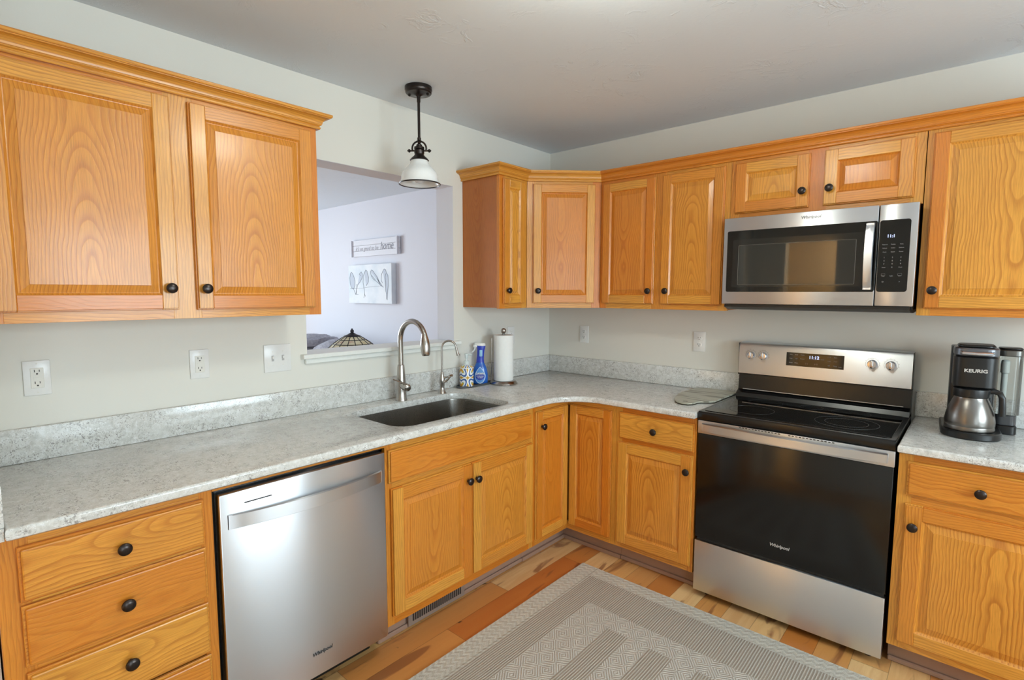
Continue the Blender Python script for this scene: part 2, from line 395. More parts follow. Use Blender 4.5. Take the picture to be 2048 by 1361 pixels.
m = MB(); m.box(-4.97, -TW, YB-.15, YB, 0, H); struct('wall_living_front', m, PAINTL)
m = MB(); m.box(-.002, 0, 0, .235, 0, H); m.box(-TW, -.002, 0, .235, 0, H); struct('wall_stub', m, PAINTL)
m = MB(); m.box(-.4, 1.7, YB-1.3, YB-1.2, 0, H); m.box(1.6, 1.7, YB-1.2, YB-.15, 0, H); m.box(-.4, -.3, YB-1.2, YB-.15, 0, H); m.box(-.4, 1.7, YB-1.3, YB-.15, -.1, 0); m.box(-.4, 1.7, YB-1.3, YB-.15, H, H+.1); struct('wall_hall', m, plain('hall_paint', srgb(225, 205, 170), .7))
l2 = bpy.data.lights.new('added_hall_light', 'POINT'); l2.energy = 95; l2.color = (1, .86, .62); l2.shadow_soft_size = .1  # added unseen light, brightens the hall wall mirrored in the microwave glass
o2 = bpy.data.objects.new('added_hall_light', l2); COL.objects.link(o2); o2.location = (1.25, YB-.62, 1.9)
# living-room side skin of the pass-through wall: painted like the living room; thin reveal liners carry its lavender light as colour
m = MB(); m.box(-TW-.004, -TW-.0005, YB, YO0, 0, H); m.box(-TW-.004, -TW-.0005, YO1, .235, 0, H); m.box(-TW-.004, -TW-.0005, YO0, YO1, 0, ZO0-.022); m.box(-TW-.004, -TW-.0005, YO0, YO1, ZO1, H)
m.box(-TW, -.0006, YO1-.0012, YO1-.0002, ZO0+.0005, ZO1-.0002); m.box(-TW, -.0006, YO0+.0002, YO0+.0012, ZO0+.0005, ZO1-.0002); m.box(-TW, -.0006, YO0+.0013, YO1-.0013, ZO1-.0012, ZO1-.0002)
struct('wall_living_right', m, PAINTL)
# sill board and apron
m = MB(); m.box(-TW-.03, .034, YO0-.032, YO1+.032, ZO0-.021, ZO0, bev=.004, segs=2)
m.box(.0006, .017, YO0-.014, YO1+.014, ZO0-.046, ZO0-.0215, bev=.003)
struct('trim_1', m, TRIMW)
# windows (out of frame); patio door and living-room window added to bring light in
def window(name, axis_x, y0, y1, z0, z1, nx, sgn=1):
    m = MB(); x0, x1 = axis_x
    w = .06
    m.box(x0, x1, y0, y0+w, z0, z1); m.box(x0, x1, y1-w, y1, z0, z1); m.box(x0, x1, y0+w, y1-w, z0, z0+w); m.box(x0, x1, y0+w, y1-w, z1-w, z1)
    for k in range(1, nx):
        yy = y0+(y1-y0)*k/nx; m.box(x0, x1, yy-.03, yy+.03, z0+w, z1-w)
    o = struct(name, m, TRIMW)
    g = NT('window_pane_glass'); tr = g.n('ShaderNodeBsdfTransparent'); gl = g.n('ShaderNodeBsdfGlossy'); gl.inputs['Roughness'].default_value = .02
    mx = g.n('ShaderNodeMixShader'); mx.inputs[0].default_value = .06; g.t.links.new(tr.outputs[0], mx.inputs[1]); g.t.links.new(gl.outputs[0], mx.inputs[2])
    g.t.links.new(mx.outputs[0], g.t.nodes['Material Output'].inputs[0])
    p = MB(); xm = (x0+x1)/2; p.box(xm-.003, xm+.003, y0+w, y1-w, z0+w, z1-w); p.build('pane', g.m, o, smooth=False)
window('window_1', (XR+.02, XR+.09), -2.3, -.8, .95, 2.1, 2)
window('added_door', (XR+.02, XR+.09), -4.65, -3.05, .05, 2.1, 2)
window('added_window', (-5.08, -5.01), -3.5, -1.1, .7, 2.2, 2)

# ------------------------------------------------------------------ cabinets
T = 0.019
def knob(parent, x, z, yf, cc=BRONZE):
    m = MB(); m.lathe([(.0075, 0), (.006, -.004), (.0055, -.011), (.009, -.0135), (.0155, -.016), (.0172, -.0195), (.0165, -.0235), (.012, -.027), (.005, -.0285)], (x, yf, z), 'y', 24)
    return m.build('knob', cc, parent, label='round dark bronze knob')
def door(parent, x0, x1, z0, z1, yf, kx=None, kz=None, sw=.050, slope=.030, name='door', rw=None, loc=None, rz=0.0):
    """raised-panel door: back at y = yf, front at yf - T (local)"""
    rw = rw or sw
    m = MB(); e = .0045
    m.box(x0, x0+sw, yf-.011, yf-.0006, z0, z1, 'z', .0015); m.box(x1-sw, x1, yf-.011, yf-.0006, z0, z1, 'z', .0015)
    m.box(x0+sw, x1-sw, yf-.011, yf-.0006, z0, z0+rw, 'x', .001); m.box(x0+sw, x1-sw, yf-.011, yf-.0006, z1-rw, z1, 'x', .001)
    xa, xb, za, zb = x0+e, x1-e, z0+e, z1-e; i0, i1, j0, j1 = x0+sw, x1-sw, z0+rw, z1-rw
    m.box(xa, i0, yf-T, yf-.0105, za, zb, 'z', .0014); m.box(i1, xb, yf-T, yf-.0105, za, zb, 'z', .0014)
    m.box(i0, i1, yf-T, yf-.0105, za, j0, 'x', .0014); m.box(i0, i1, yf-T, yf-.0105, j1, zb, 'x', .0014)
    c = ((x0+x1)/2, yf-T, (z0+z1)/2); sd = random.randint(1, 60); uo = random.uniform(-.02, .02)
    def ring(d, y): return [(i0+d, y, j0+d), (i1-d, y, j0+d), (i1-d, y, j1-d), (i0+d, y, j1-d)]
    rs = [ring(-.001, yf-T+.0015), ring(.0055, yf-T+.0085), ring(.0075, yf-T+.009), ring(.0085, yf-T+.0095), ring(slope, yf-T+.0030), ring(slope+.0005, yf-T+.0012)]
    for a, b in zip(rs, rs[1:]):
        for k in range(4):
            n = (k+1) % 4; m.face([a[k], a[n], b[n], b[k]], 'z', c, sd, uo)
    m.face(rs[-1], 'z', c, sd, uo)
    o = m.build(name, OAK, parent, smooth=False)
    if kx is not None: knob(o, kx, kz, yf-T)
    if loc: o.location = loc; o.rotation_euler = (0, 0, rz)
    return o
def drawer(parent, x0, x1, z0, z1, yf, kx=None, kz=None, name='drawer_front'):
    m = MB(); m.box(x0, x1, yf-.011, yf-.0006, z0, z1, 'x', .0015); m.box(x0+.006, x1-.006, yf-T, yf-.0105, z0+.006, z1-.006, 'x', .004, 2)
    o = m.build(name, OAK, parent, smooth=False)
    if kx is not None: knob(o, kx, kz, yf-T)
    return o
def frame(parent, w, yf, z0, z1, xs, zs, sw=.038, name='face_frame', top=.04, bot=.03):
    """xs: list of (x0,x1) stiles; zs: list of (z0,z1) rails between outer stiles"""
    m = MB()
    for a, b in xs: m.box(a, b, yf, yf+T, z0, z1, 'z', .0005)
    xa, xb = xs[0][1], xs[-1][0]
    edges = [s for s in xs]
    for a, b in zs:
        for p, q in zip(edges, edges[1:]): m.box(p[1], q[0], yf, yf+T, a, b, 'x', .0005)
    return m.build(name, OAK, parent, smooth=False)
def carcass(parent, w, d, z0, z1, mat=OAKS, x0=0.0):
    m = MB(); m.box(x0+.0008, x0+w-.0008, -d+T+.0006, -.0015, z0, z1, 'z'); return m.build('carcass', mat, parent, smooth=False)
def toekick(parent, x0, x1, d=.53):
    m = MB(); m.box(x0, x1, -d, -d+.012, 0.001, .106, 'x'); m.box(x0, x1, -d-.012, -d, 0.001, .022, 'x', .004)
    return m.build('toe_kick', TOEK, parent, smooth=False)

DU = .297; ZU0, ZU1 = 1.380, 2.142
# upper left double cabinet (faces +x): local x = world y - y0
def left(name, label, cat, y0, group=None): return thing(name, label, cat, (0, y0, 0), PI/2, group)
c = left('wall_cabinet', 'large two-door oak wall cabinet left of the pass-through opening, above two outlets', 'cabinet', -2.940)
w = 2.940-1.931
carcass(c, w, DU, ZU0+.006, ZU1); frame(c, w, -DU, ZU0, ZU1, [(0, .055), (.475, .56), (w-.05, w)], [(ZU0, ZU0+.045), (ZU1-.05, ZU1)])
door(c, .033, .489, 1.411, 2.108, -DU, .462, 1.483); door(c, .544, .980, 1.409, 2.107, -DU, .570, 1.482)
# narrow one beside the corner
c = left('wall_cabinet', 'narrow single-door oak wall cabinet right of the pass-through opening', 'cabinet', -.851)
w = .240
carcass(c, w, DU, ZU0+.004, ZU1); frame(c, w, -DU, ZU0, ZU1, [(0, .045), (w-.045, w)], [(ZU0, ZU0+.045), (ZU1-.05, ZU1)])
door(c, .023, .212, 1.408, 2.107, -DU, .050, 1.483, sw=.048, slope=.024)
# diagonal corner cabinet
c = thing('corner_wall_cabinet', 'oak corner wall cabinet with one diagonal glossy door', 'cabinet', (0, 0, 0))
m = MB(); m.prism([(.0015, -.0015), (.0015, -.609), (DU-.014, -.609), (.609, -DU+.014), (.609, -.0015)][::-1], ZU0+.004, ZU1)
m.build('carcass', OAKS, c, smooth=False)
fw = .443
ff = frame(c, fw, 0, ZU0, ZU1, [(.001, .052), (fw-.052, fw-.001)], [(ZU0, ZU0+.045), (ZU1-.05, ZU1)])
ff.location = (DU, -.61, 0); ff.rotation_euler = (0, 0, PI/4)
door(c, .035, .406, 1.408, 2.107, 0, .066, 1.482, loc=(DU, -.61, 0), rz=PI/4)
# two-door cabinet on the back wall
def back(name, label, cat, x0, group=None): return thing(name, label, cat, (x0, 0, 0), 0, group)
c = back('wall_cabinet', 'two-door oak wall cabinet between the corner cabinet and the microwave', 'cabinet', .611)
w = 1.366-.611
carcass(c, w, DU, ZU0+.004, ZU1); frame(c, w, -DU, ZU0, ZU1, [(0, .045), (.335, .412), (w-.045, w)], [(ZU0, ZU0+.045), (ZU1-.05, ZU1)])
door(c, .020, .352, 1.408, 2.105, -DU, .330, 1.481); door(c, .394, .728, 1.408, 2.105, -DU, .432, 1.481)
# above the microwave
c = back('wall_cabinet', 'short two-door oak cabinet mounted directly above the microwave', 'cabinet', 1.367)
w = 2.134-1.367
carcass(c, w, DU, 1.836, ZU1); frame(c, w, -DU, 1.836, ZU1, [(0, .045), (.340, .420), (w-.045, w)], [(1.836, 1.876), (ZU1-.05, ZU1)])
door(c, .022, .351, 1.863, 2.105, -DU, .327, 1.935, sw=.052, slope=.030); door(c, .408, .735, 1.863, 2.105, -DU, .435, 1.935, sw=.052, slope=.030)
# right
c = back('wall_cabinet', 'tall oak wall cabinet right of the microwave, above the coffee maker', 'cabinet', 2.137)
w = .53
carcass(c, w, DU, ZU0+.004, ZU1); frame(c, w, -DU, ZU0, ZU1, [(0, .045), (w-.045, w)], [(ZU0, ZU0+.045), (ZU1-.05, ZU1)])
door(c, .021, .505, 1.409, 2.107, -DU, .048, 1.483)

# crown moulding, mitred along the cabinet fronts
def crown(name, path, label, closed_ends=True):
    prof = [(.0008, 2.121), (.011, 2.121), (.013, 2.124), (.013, 2.129), (.009, 2.131), (.011, 2.134), (.016, 2.137), (.016, 2.140), (.0175, 2.1405)]
    for k in range(0, 7):
        a = R(90*k/6); prof.append((.018+.024*(1-math.cos(a)), 2.141+.022*math.sin(a)))
    prof += [(.042, 2.166), (.046, 2.166), (.048, 2.169), (.048, 2.176), (.046, 2.178), (.0008, 2.178)]
    P = [Vector(p) for p in path]; n = len(P); rings = []
    for i in range(n):
        e1 = (P[i]-P[i-1]).normalized() if i > 0 else None; e2 = (P[i+1]-P[i]).normalized() if i < n-1 else None
        nn = lambda e: Vector((e.y, -e.x))
        if e1 is None: mv = nn(e2)
        elif e2 is None: mv = nn(e1)
        else:
            mv = nn(e1)+nn(e2); mv = mv/mv.length_squared*2
        rings.append([(P[i].x+mv.x*d, P[i].y+mv.y*d, z) for d, z in prof])
    m = MB(); k = len(prof)
    for a, b, pa, pb in zip(rings, rings[1:], P, P[1:]):
        L = (pb-pa).length; sd = random.randint(1, 60)
        va = [m.bm.verts.new(p) for p in a]; vb = [m.bm.verts.new(p) for p in b]; acc = 0
        for i in range(k):
            j = (i+1) % k; seg = (Vector(a[j])-Vector(a[i])).length
            f = m.bm.faces.new((va[i], va[j], vb[j], vb[i]))
            for l, (uu, vv) in zip(f.loops, ((acc, 0), (acc+seg, 0), (acc+seg, L), (acc, L))): l[m.uv].uv = (uu+.09, vv*.7+sd*4+1.7)
            acc += seg
    for r in (rings[0], rings[-1]): m.bm.faces.new([m.bm.verts.new(p) for p in r])
    return tag(m.build(name, OAK, None, ang=25), label, 'moulding')
crown('crown_moulding', [(0.0015, -2.942), (.298, -2.942), (.298, -1.930), (.0015, -1.930)][0:4], 'oak crown moulding topping the large wall cabinet left of the opening')
crown('crown_moulding', [(0.0015, -.852), (.298, -.852), (.298, -.611), (.6115, -.298), (2.668, -.298), (2.668, -.0015)], 'long angled oak crown moulding running over the corner, microwave and right cabinets')
# (crown path runs so that the outward side is to the right of travel)

# base cabinets
DB = .610; ZB0, ZB1 = .108, .876
c = left('base_cabinet', 'oak base cabinet with a stack of four drawers left of the dishwasher', 'cabinet', -2.944)
w = 2.944-2.482
carcass(c, w+.019, DB, ZB0+.004, ZB1, x0=-.019); frame(c, w, -DB, ZB0, ZB1, [(-.019, .042), (w-.036, w)], [(ZB0, ZB0+.05), (.365-.012, .365+.014), (.53-.012, .53+.012), (.700-.014, .700+.014), (ZB1-.045, ZB1)])
for a, b, kz in ((.706, .848, .776), (.537, .696, .617), (.362, .520, .445), (.150, .352, .26)):
    drawer(c, .020, .436, a, b, -DB, .230, kz)
toekick(c, 0, w)
# strip above dishwasher + sink base
c = left('base_cabinet', 'oak sink base cabinet with long false drawer front over two doors, right of the dishwasher', 'cabinet', -1.853)
w = 1.853-.927
m = MB(); m.box(.0008, w-.0008, -DB+T+.0006, -.0015, ZB0+.004, .60, 'z'); m.build('carcass', OAKS, c, smooth=False)
frame(c, w, -DB, ZB0, ZB1, [(0, .032), (w-.03, w)], [(ZB0, ZB0+.05), (.700-.02, .700+.02), (ZB1-.045, ZB1)])
drawer(c, .011, .901, .710, .846, -DB, name='false_drawer_front')
door(c, .020, .464, .148, .687, -DB, .437, .611, sw=.055, slope=.032); door(c, .468, .910, .148, .687, -DB, .491, .609, sw=.055, slope=.032)
toekick(c, 0, w)
m = MB(); m.box(-.628, 0, -DB-.0005, -DB+.017, .860, .8765, 'x'); m.build('trim_strip', OAK, c, smooth=False)   # wooden strip over the dishwasher
# corner base
c = thing('corner_base_cabinet', 'oak corner base cabinet with two narrow doors meeting at right angles', 'cabinet', (0, 0, 0))
m = MB(); m.box(.0015, DB-T-.0006, -.926, -.0015, ZB0+.004, ZB1); m.box(DB-T, .925, -DB+T+.0006, -.0015, ZB0+.004, ZB1); m.build('carcass', OAKS, c, smooth=False)
m = MB(); m.box(DB-T, DB, -.926, -.908, ZB0, ZB1, 'z'); m.box(DB-T, DB, -.908, -DB, ZB0, ZB0+.045, 'y'); m.box(DB-T, DB, -.908, -DB, ZB1-.04, ZB1, 'y')
m.box(.897, .925, -DB, -DB+T, ZB0, ZB1, 'z'); m.box(DB, .897, -DB, -DB+T, ZB0, ZB0+.045, 'x'); m.box(DB, .897, -DB, -DB+T, ZB1-.04, ZB1, 'x'); m.build('face_frame', OAK, c, smooth=False)
door(c, 0, .281, .142, .845, 0, .040, .762, sw=.048, slope=.028, loc=(DB, -.912, 0), rz=PI/2)
door(c, .631, .901, .142, .846, -DB, sw=.048, slope=.028)
m = MB(); m.box(.518, .530, -.926, -.530, 0.001, .106, 'y'); m.box(.518, .925, -.530, -.518, 0.001, .106, 'x'); m.box(.530, .542, -.926, -.542, .001, .022); m.box(.530, .925, -.542, -.530, .001, .022); m.build('toe_kick', TOEK, c, smooth=False)
# drawer + door left of the range
c = back('base_cabinet', 'oak base cabinet with one drawer over one door, left of the range', 'cabinet', .926)
w = 1.360-.926
carcass(c, w, DB, ZB0+.004, ZB1); frame(c, w, -DB, ZB0, ZB1, [(0, .035), (w-.028, w)], [(ZB0, ZB0+.05), (.700-.02, .700+.02), (ZB1-.045, ZB1)])
drawer(c, .021, .427, .710, .848, -DB, .226, .778); door(c, .017, .422, .138, .690, -DB, .400, .613, sw=.055, slope=.032)
toekick(c, 0, w)
# right of the range
c = back('base_cabinet', 'oak base cabinet with drawer and door right of the range, below the coffee maker', 'cabinet', 2.141)
w = .56
carcass(c, w, DB, ZB0+.004, ZB1); frame(c, w, -DB, ZB0, ZB1, [(0, .045), (w-.04, w)], [(ZB0, ZB0+.05), (.700-.02, .700+.02), (ZB1-.045, ZB1)])
drawer(c, .028, .535, .716, .846, -DB, .236, .778); door(c, .028, .535, .138, .684, -DB, .056, .604, sw=.055, slope=.034)
toekick(c, 0, w)
# floor vent register in the toe kick under the sink
c = left('vent_register', 'grey metal slotted heating register in the toe kick under the sink', 'vent', -1.705)
m = MB(); m.box(0, .335, -.552, -.5425, .010, .104, bev=.002); m.build('cover_plate', VENTM, c, smooth=False)
m = MB()
for k in range(24): m.box(.022+k*.0122, .029+k*.0122, -.5535, -.5515, .030, .086)
m.build('slots', SLOTM, c, smooth=False)

# ------------------------------------------------------------------ countertops
ZC0, ZC1, DC = .878, .910, .650
def counter_mesh(outer, hole=None):
    m = MB(); bm = m.bm
    st = [(.006, ZC0), (.001, ZC0+.004), (0, ZC0+.009), (0, ZC1-.009), (.0015, ZC1-.0045), (.005, ZC1-.0012), (.010, ZC1)]
    rings = [[(x, y, z) for x, y in offset(outer, d)] for d, z in st]
    vr = m.loops(rings, True, False, False)
    def loop_edges(vs): return [bm.edges.get((vs[i], vs[(i+1) % len(vs)])) or bm.edges.new((vs[i], vs[(i+1) % len(vs)])) for i in range(len(vs))]
    top = loop_edges(vr[-1]); bot = loop_edges(vr[0])
    if hole:
        ho = [(-.004, ZC1), (-.001, ZC1-.0015), (0, ZC1-.004), (0, ZC0)]
        hr = m.loops([[(x, y, z) for x, y in offset(hole, d)] for d, z in ho], True)
        top += loop_edges(hr[0]); bot += loop_edges(hr[-1])
    bmesh.ops.triangle_fill(bm, use_beauty=True, edges=top); bmesh.ops.triangle_fill(bm, use_beauty=True, edges=bot)
    return m
g = .0015
out = [(g, -g), (g, -2.943), (DC, -2.943)]
for k in range(13):
    a = R(180 - 90*k/12); rr = .20
    out.append((DC+rr + rr*math.cos(a), -DC-rr + rr*math.sin(a)))
out += [(1.3635, -DC), (1.3635, -g)]
hole = rrect(.142, .572, -1.745, -1.030, .085, 8)
ct = thing('countertop', 'L-shaped speckled pale grey stone countertop with the sink cut in', 'countertop', (0, 0, 0))
counter_mesh(out, hole).build('worktop', STONE, ct, ang=40)
m = MB(); m.box(.0015, .021, -2.943, -.0225, ZC1+.0004, 1.024, bev=.002, segs=2); m.build('backsplash', STONE, ct, ang=40)
m = MB(); m.box(.0015, 1.3635, -.021, -.0015, ZC1+.0004, 1.024, bev=.002, segs=2); m.build('backsplash', STONE, ct, ang=40)
m = MB(); m.box(.022, .636, -2.9635, -2.942, ZC1+.0004, 1.012, bev=.002, segs=2); m.build('backsplash', STONE, ct, ang=40)
m = MB(); m.box(.022, .640, -2.9635, -2.9435, ZC0, ZC1, bev=.001); m.build('worktop_end', STONE, ct, ang=40)
cr = thing('countertop', 'short speckled pale grey stone countertop right of the range', 'countertop', (0, 0, 0))
counter_mesh([(2.1375, -g), (2.1375, -DC), (2.75, -DC), (2.75, -g)]).build('worktop', STONE, cr, ang=40)
m = MB(); m.box(2.1375, 2.75, -.021, -.0015, ZC1+.0004, 1.024, bev=.002, segs=2); m.build('backsplash', STONE, cr, ang=40)

# ------------------------------------------------------------------ sink and taps
sk = thing('sink', 'rectangular undermount stainless steel sink set in the grey countertop', 'sink', (.357, -1.3875, .68))
m = MB(); hl = [(x-.357, y+1.3875) for x, y in hole]
st = [(-.022, .1965), (.003, .1965), (.004, .190), (.008, .05), (.014, .03), (.030, .012), (.055, .006), (.10, .003)]
rings = [[(x, y, z) for x, y in offset(hl, d)] for d, z in st]
vr = m.loops(rings, True); fl = m.bm.faces.new(vr[-1]); m.build('basin', STEELD, sk, ang=60)
m = MB(); m.lathe([(.045, .0036), (.045, .0065), (.038, .0065), (.030, .0045)], (0, .0, 0), cap0=False); m.build('drain', CHROME, sk)

FX, FY = .105, -1.392
fa = thing('kitchen_faucet', 'tall brushed nickel gooseneck kitchen faucet with pull-down head behind the sink', 'faucet', (FX, FY, ZC1+.0005))
m = MB(); m.lathe([(.030, 0), (.0295, .006), (.027, .012), (.0255, .05), (.022, .12), (.0185, .175), (.0165, .186), (.0140, .188)], segs=36); m.build('body', NICKEL, fa)
m = MB(); pts = [(0, 0, .18), (0, 0, .25), (-.001, 0, .31)]
for k in range(1, 15):
    a = R(180-158*k/14); pts.append((.100+.101*math.cos(a), 0, .315+.101*math.sin(a)))
m.tube(pts, .0135, 16); m.build('spout', NICKEL, fa)
e = Vector(pts[-1]); d = (Vector(pts[-1])-Vector(pts[-2])).normalized()
d = Vector((.10, 0, -1)).normalized()
m = MB(); hp = [(0, .0135), (.012, .0150), (.03, .020), (.05, .0235), (.07, .0240), (.09, .0225), (.105, .0195), (.110, .016)]
m.tube([e+d*(h-.006) for h, r in hp], [r for h, r in hp], 20); m.build('spray_head', NICKEL, fa)
m = MB(); m.tube([(.0, 0, .082), (.045, -.007, .078), (.066, -.011, .0760), (.073, -.0122, .0755), (.077, -.0128, .0752), (.0785, -.0130, .0750)], [.018, .0195, .0195, .018, .013, .004], 20); m.build('handle_hub', NICKEL, fa)
m = MB(); m.tube([(.062, -.012, .092), (.03, -.028, .103), (-.004, -.046, .114)], [.0042, .0036, .0040], 10); m.build('lever', NICKEL, fa)
ff2 = thing('water_filter_tap', 'small slim nickel drinking water tap right of the gooseneck faucet', 'faucet', (.113, -1.120, ZC1+.0005))
m = MB(); m.lathe([(.0235, 0), (.022, .004), (.0145, .020), (.0125, .035), (.0150, .055), (.0165, .07), (.0150, .085), (.0095, .105), (.0075, .118), (.0062, .12)], segs=28); m.build('body', NICKEL, ff2)
m = MB(); pts = [(0, 0, .115), (0, 0, .19), (0, 0, .250)]
dx, dy = .74, .67
for k in range(1, 13):
    a = R(180-160*k/12); q = .040+.040*math.cos(a); pts.append((q*dx, q*dy, .252+.042*math.sin(a)))
pts += [(.086*dx, .086*dy, .228), (.091*dx, .091*dy, .212)]
m.tube(pts, [.0055]*(len(pts)-2)+[.0075, .0095], 12); m.build('spout', NICKEL, ff2)
m = MB(); m.tube([(.004, .004, .085), (.03*dx, .03*dy, .092), (.048*dx, .048*dy, .098)], [.006, .005, .006], 10); m.tube([(.052*dx, .04*dy-.008, .098), (.052*dx, .052*dy+.006, .099)], [.0075, .0075], 12)
m.tube([(.006, .004, .060), (.026*dx, .026*dy, .070), (.046*dx, .046*dy, .092)], [.007, .0055, .0045], 10); m.build('lever', NICKEL, ff2)

# ------------------------------------------------------------------ dishwasher
dw = left('dishwasher', 'stainless steel dishwasher with curved bar handle between drawers and sink', 'dishwasher', -2.4795)
w = .620
m = MB(); m.box(.006, w-.004, -.585, -.03, .10, .858); m.box(.006, w-.004, -.60, -.55, .852, .856); m.build('tub_housing', BLACKP, dw, smooth=False)
m = MB(); m.box(.010, w-.008, -.633, -.588, .092, .848, bev=.004, segs=2); m.build('door', STEEL, dw)
m = MB(); m.box(.03, w-.03, -.53, -.50, .002, .098); m.build('toe_kick', BLACKP, dw, smooth=False)
m = MB(); rings = []
for k in range(25):
    s_ = k/24; x = .032+s_*(.592-.032); b = .006+.036*math.sin(PI*s_)**0.8
    rings.append([(x, -.633-b+.006, .734+0), (x, -.633-b, .737), (x, -.633-b, .779), (x, -.633-b+.006, .782)])
m.loops(rings, True, True, True); m.box(.032, .044, -.640, -.6325, .735, .781); m.box(.580, .592, -.640, -.6325, .735, .781); m.build('handle', STEEL, dw, ang=40)
m = MB(); m.box(.083, .170, -.6338, -.6328, .8045, .8085); m.build('vent_slot', SLOTM, dw, smooth=False)
text('logo', 'Whirlpool', .0185, PRINTD, dw, (.329, -.6338, .178), shear=.2, bold=.0004)

# ------------------------------------------------------------------ range
rg = back('range', 'freestanding electric range with black glass cooktop, steel control panel and drawer', 'range', 1.366)
w = .764
m = MB(); m.box(.004, w-.004, -.585, -.03, .035, .893); m.build('body', BLACKM, rg, smooth=False)
m = MB(); m.prism(rrect(0, w, -.622, -.075, .012, 4), .895, .916, .002); m.build('cooktop_frame', BLACKM, rg)
m = MB(); m.box(.000, w, -.6235, -.600, .8755, .914, bev=.004, segs=2); m.build('front_rail', BLACKM, rg)
m = MB(); m.prism(rrect(.018, w-.018, -.596, -.125, .02, 5), .9155, .9185, .0008); m.build('glass_cooktop', BLACKG, rg)
RINGM = plain('burner_print', srgb(62, 62, 64), .25)
for bx_, by_, br in ((.185, -.44, .098), (.57, -.43, .118), (.185, -.22, .078), (.55, -.205, .078), (.57, -.43, .080), (.385, -.19, .05)):
    m = MB(); m.lathe([(br-.0012, .9186), (br-.0012, .9189), (br+.0012, .9189), (br+.0012, .9186)], (bx_, by_, 0), segs=56, cap0=False, cap1=False); m.build('burner_ring', RINGM, rg)
# rear riser and control panel
m = MB(); m.prism([(-.122, .914), (-.112, .938), (-.085, .952), (-.078, 1.033), (-.03, 1.033), (-.03, .9)], 0.004, w-.004, 0, 'x')
m.box(.004, w-.004, -.080, -.012, .80, .92); m.build('rear_riser', BLACKM, rg, smooth=False)
m = MB(); m.box(.03, w-.03, -.094, -.086, .955, .9575); m.build('trim_strip', LOGOC, rg, smooth=False)
pan = thing('control_panel_root', '', '', (0, 0, 0)); bpy.data.objects.remove(pan)
prof = [(-.070, 1.036), (-.086, 1.040), (-.080, 1.185), (-.074, 1.198), (-.062, 1.205), (-.030, 1.207), (-.030, 1.036)]
m = MB(); m.prism(prof, 0.0, w-.006, 0, 'x'); cp_ = m.build('control_panel', STEEL, rg, ang=25)
m = MB(); m.box(-.0015, 0.0, -.083, -.028, 1.032, 1.203); m.box(w-.006, w-.003, -.083, -.028, 1.032, 1.203); m.box(-.0015, w-.003, -.074, -.028, 1.030, 1.0355)
m.build('panel_side', BLACKM, rg, smooth=False)
def on_panel(z, off=0.0): return -.086 + .006*(z-1.040)/.145 - off
tilt = math.atan2(.006, .145)
m = MB(); zc_ = 1.135; m.box(.236, .492, -.0012, .0, -.034, .034, bev=.0004); dsp = m.build('display', BLACKG, cp_, smooth=False); dsp.location = (0, on_panel(zc_), zc_); dsp.rotation_euler = (-tilt, 0, 0)
text('clock_digits', '11:12', .021, LED, dsp, (.362, -.0016, .014), bold=.0005)
for (x, z, s_) in [(.258, .024, 'Bake'), (.283, .024, 'Broil'), (.310, .024, 'Warm'), (.258, .004, 'Keep'), (.283, .004, 'Self'), (.310, .004, 'Frozen'), (.258, -.018, 'Steam'), (.283, -.018, 'Clean'), (.400, .008, 'Cook'), (.428, .022, '1 2 3'), (.455, .022, 'Start'), (.428, .002, '4 5 6'), (.455, .002, '7 8 9'), (.428, -.020, 'Off'), (.455, -.020, 'Timer'), (.476, -.022, 'Lock'), (.330, -.018, '[ - ]'), (.372, -.018, '[ + ]')]:
    text('button_print', s_, .0068, PRINT, dsp, (x, -.0016, z))
for kx in (.062, .124, .606, .678):
    z = 1.140
    m = MB(); m.lathe([(.0205, 0), (.0200, -.010), (.0185, -.020), (.0170, -.0225), (.006, -.023)], (0, 0, 0), 'y', 32)
    m.box(-.0055, .0055, -.030, -.018, -.0185, .0185, bev=.002, segs=2)
    k_ = m.build('control_knob', CHROME, cp_); k_.location = (kx, on_panel(z), z)
    m = MB(); m.lathe([(.0275, -.0002), (.0275, -.0006), (.0268, -.0006), (.0268, -.0002)], (0, 0, 0), 'y', 40, False, False)
    for q in range(12):
        a = R(-60+q*27); m.box(.031*math.sin(a)-.0008, .031*math.sin(a)+.0008, -.0006, -.0001, .031*math.cos(a)-.0008, .031*math.cos(a)+.0008)
    m.build('dial_marks', PRINTD, k_, smooth=False)
# oven door
od = MB(); od.box(.004, w-.002, -.618, -.588, .302, .810, bev=.003, segs=2); odo = od.build('oven_door', OVENG, rg)
m = MB(); m.box(.002, w, -.620, -.588, .8105, .8735, bev=.003, segs=2); m.build('door_fascia', STEEL, odo)
for k0 in (0, 15):
    m = MB()
    for k in range(k0, k0+13): m.box(.19+k*.0135, .198+k*.0135, -.6215, -.6195, .8665, .8700)
    m.build('vent_slots', SLOTM, odo, smooth=False)
m = MB(); rings = []
for k in range(21):
    s_ = k/20; x = .028+s_*(.742-.028); b = .020+.022*math.sin(PI*s_)**0.7
    rings.append([(x, -.620-b+.008, .824), (x, -.620-b, .827), (x, -.620-b, .860), (x, -.620-b+.008, .864)])
m.loops(rings, True, True, True); m.box(.028, .044, -.641, -.619, .828, .860); m.box(.726, .742, -.641, -.619, .828, .860); m.build('handle', STEEL, odo, ang=40)
text('logo', 'Whirlpool', .0190, LOGOC, odo, (.378, -.6186, .371), shear=.2, bold=.0004)
m = MB(); m.box(.004, w-.002, -.620, -.588, .036, .287, bev=.003, segs=2); m.build('storage_drawer', STEEL, rg)
m = MB(); m.box(.010, w-.008, -.604, -.580, .286, .303); m.build('drawer_gap', BLACKP, rg, smooth=False)
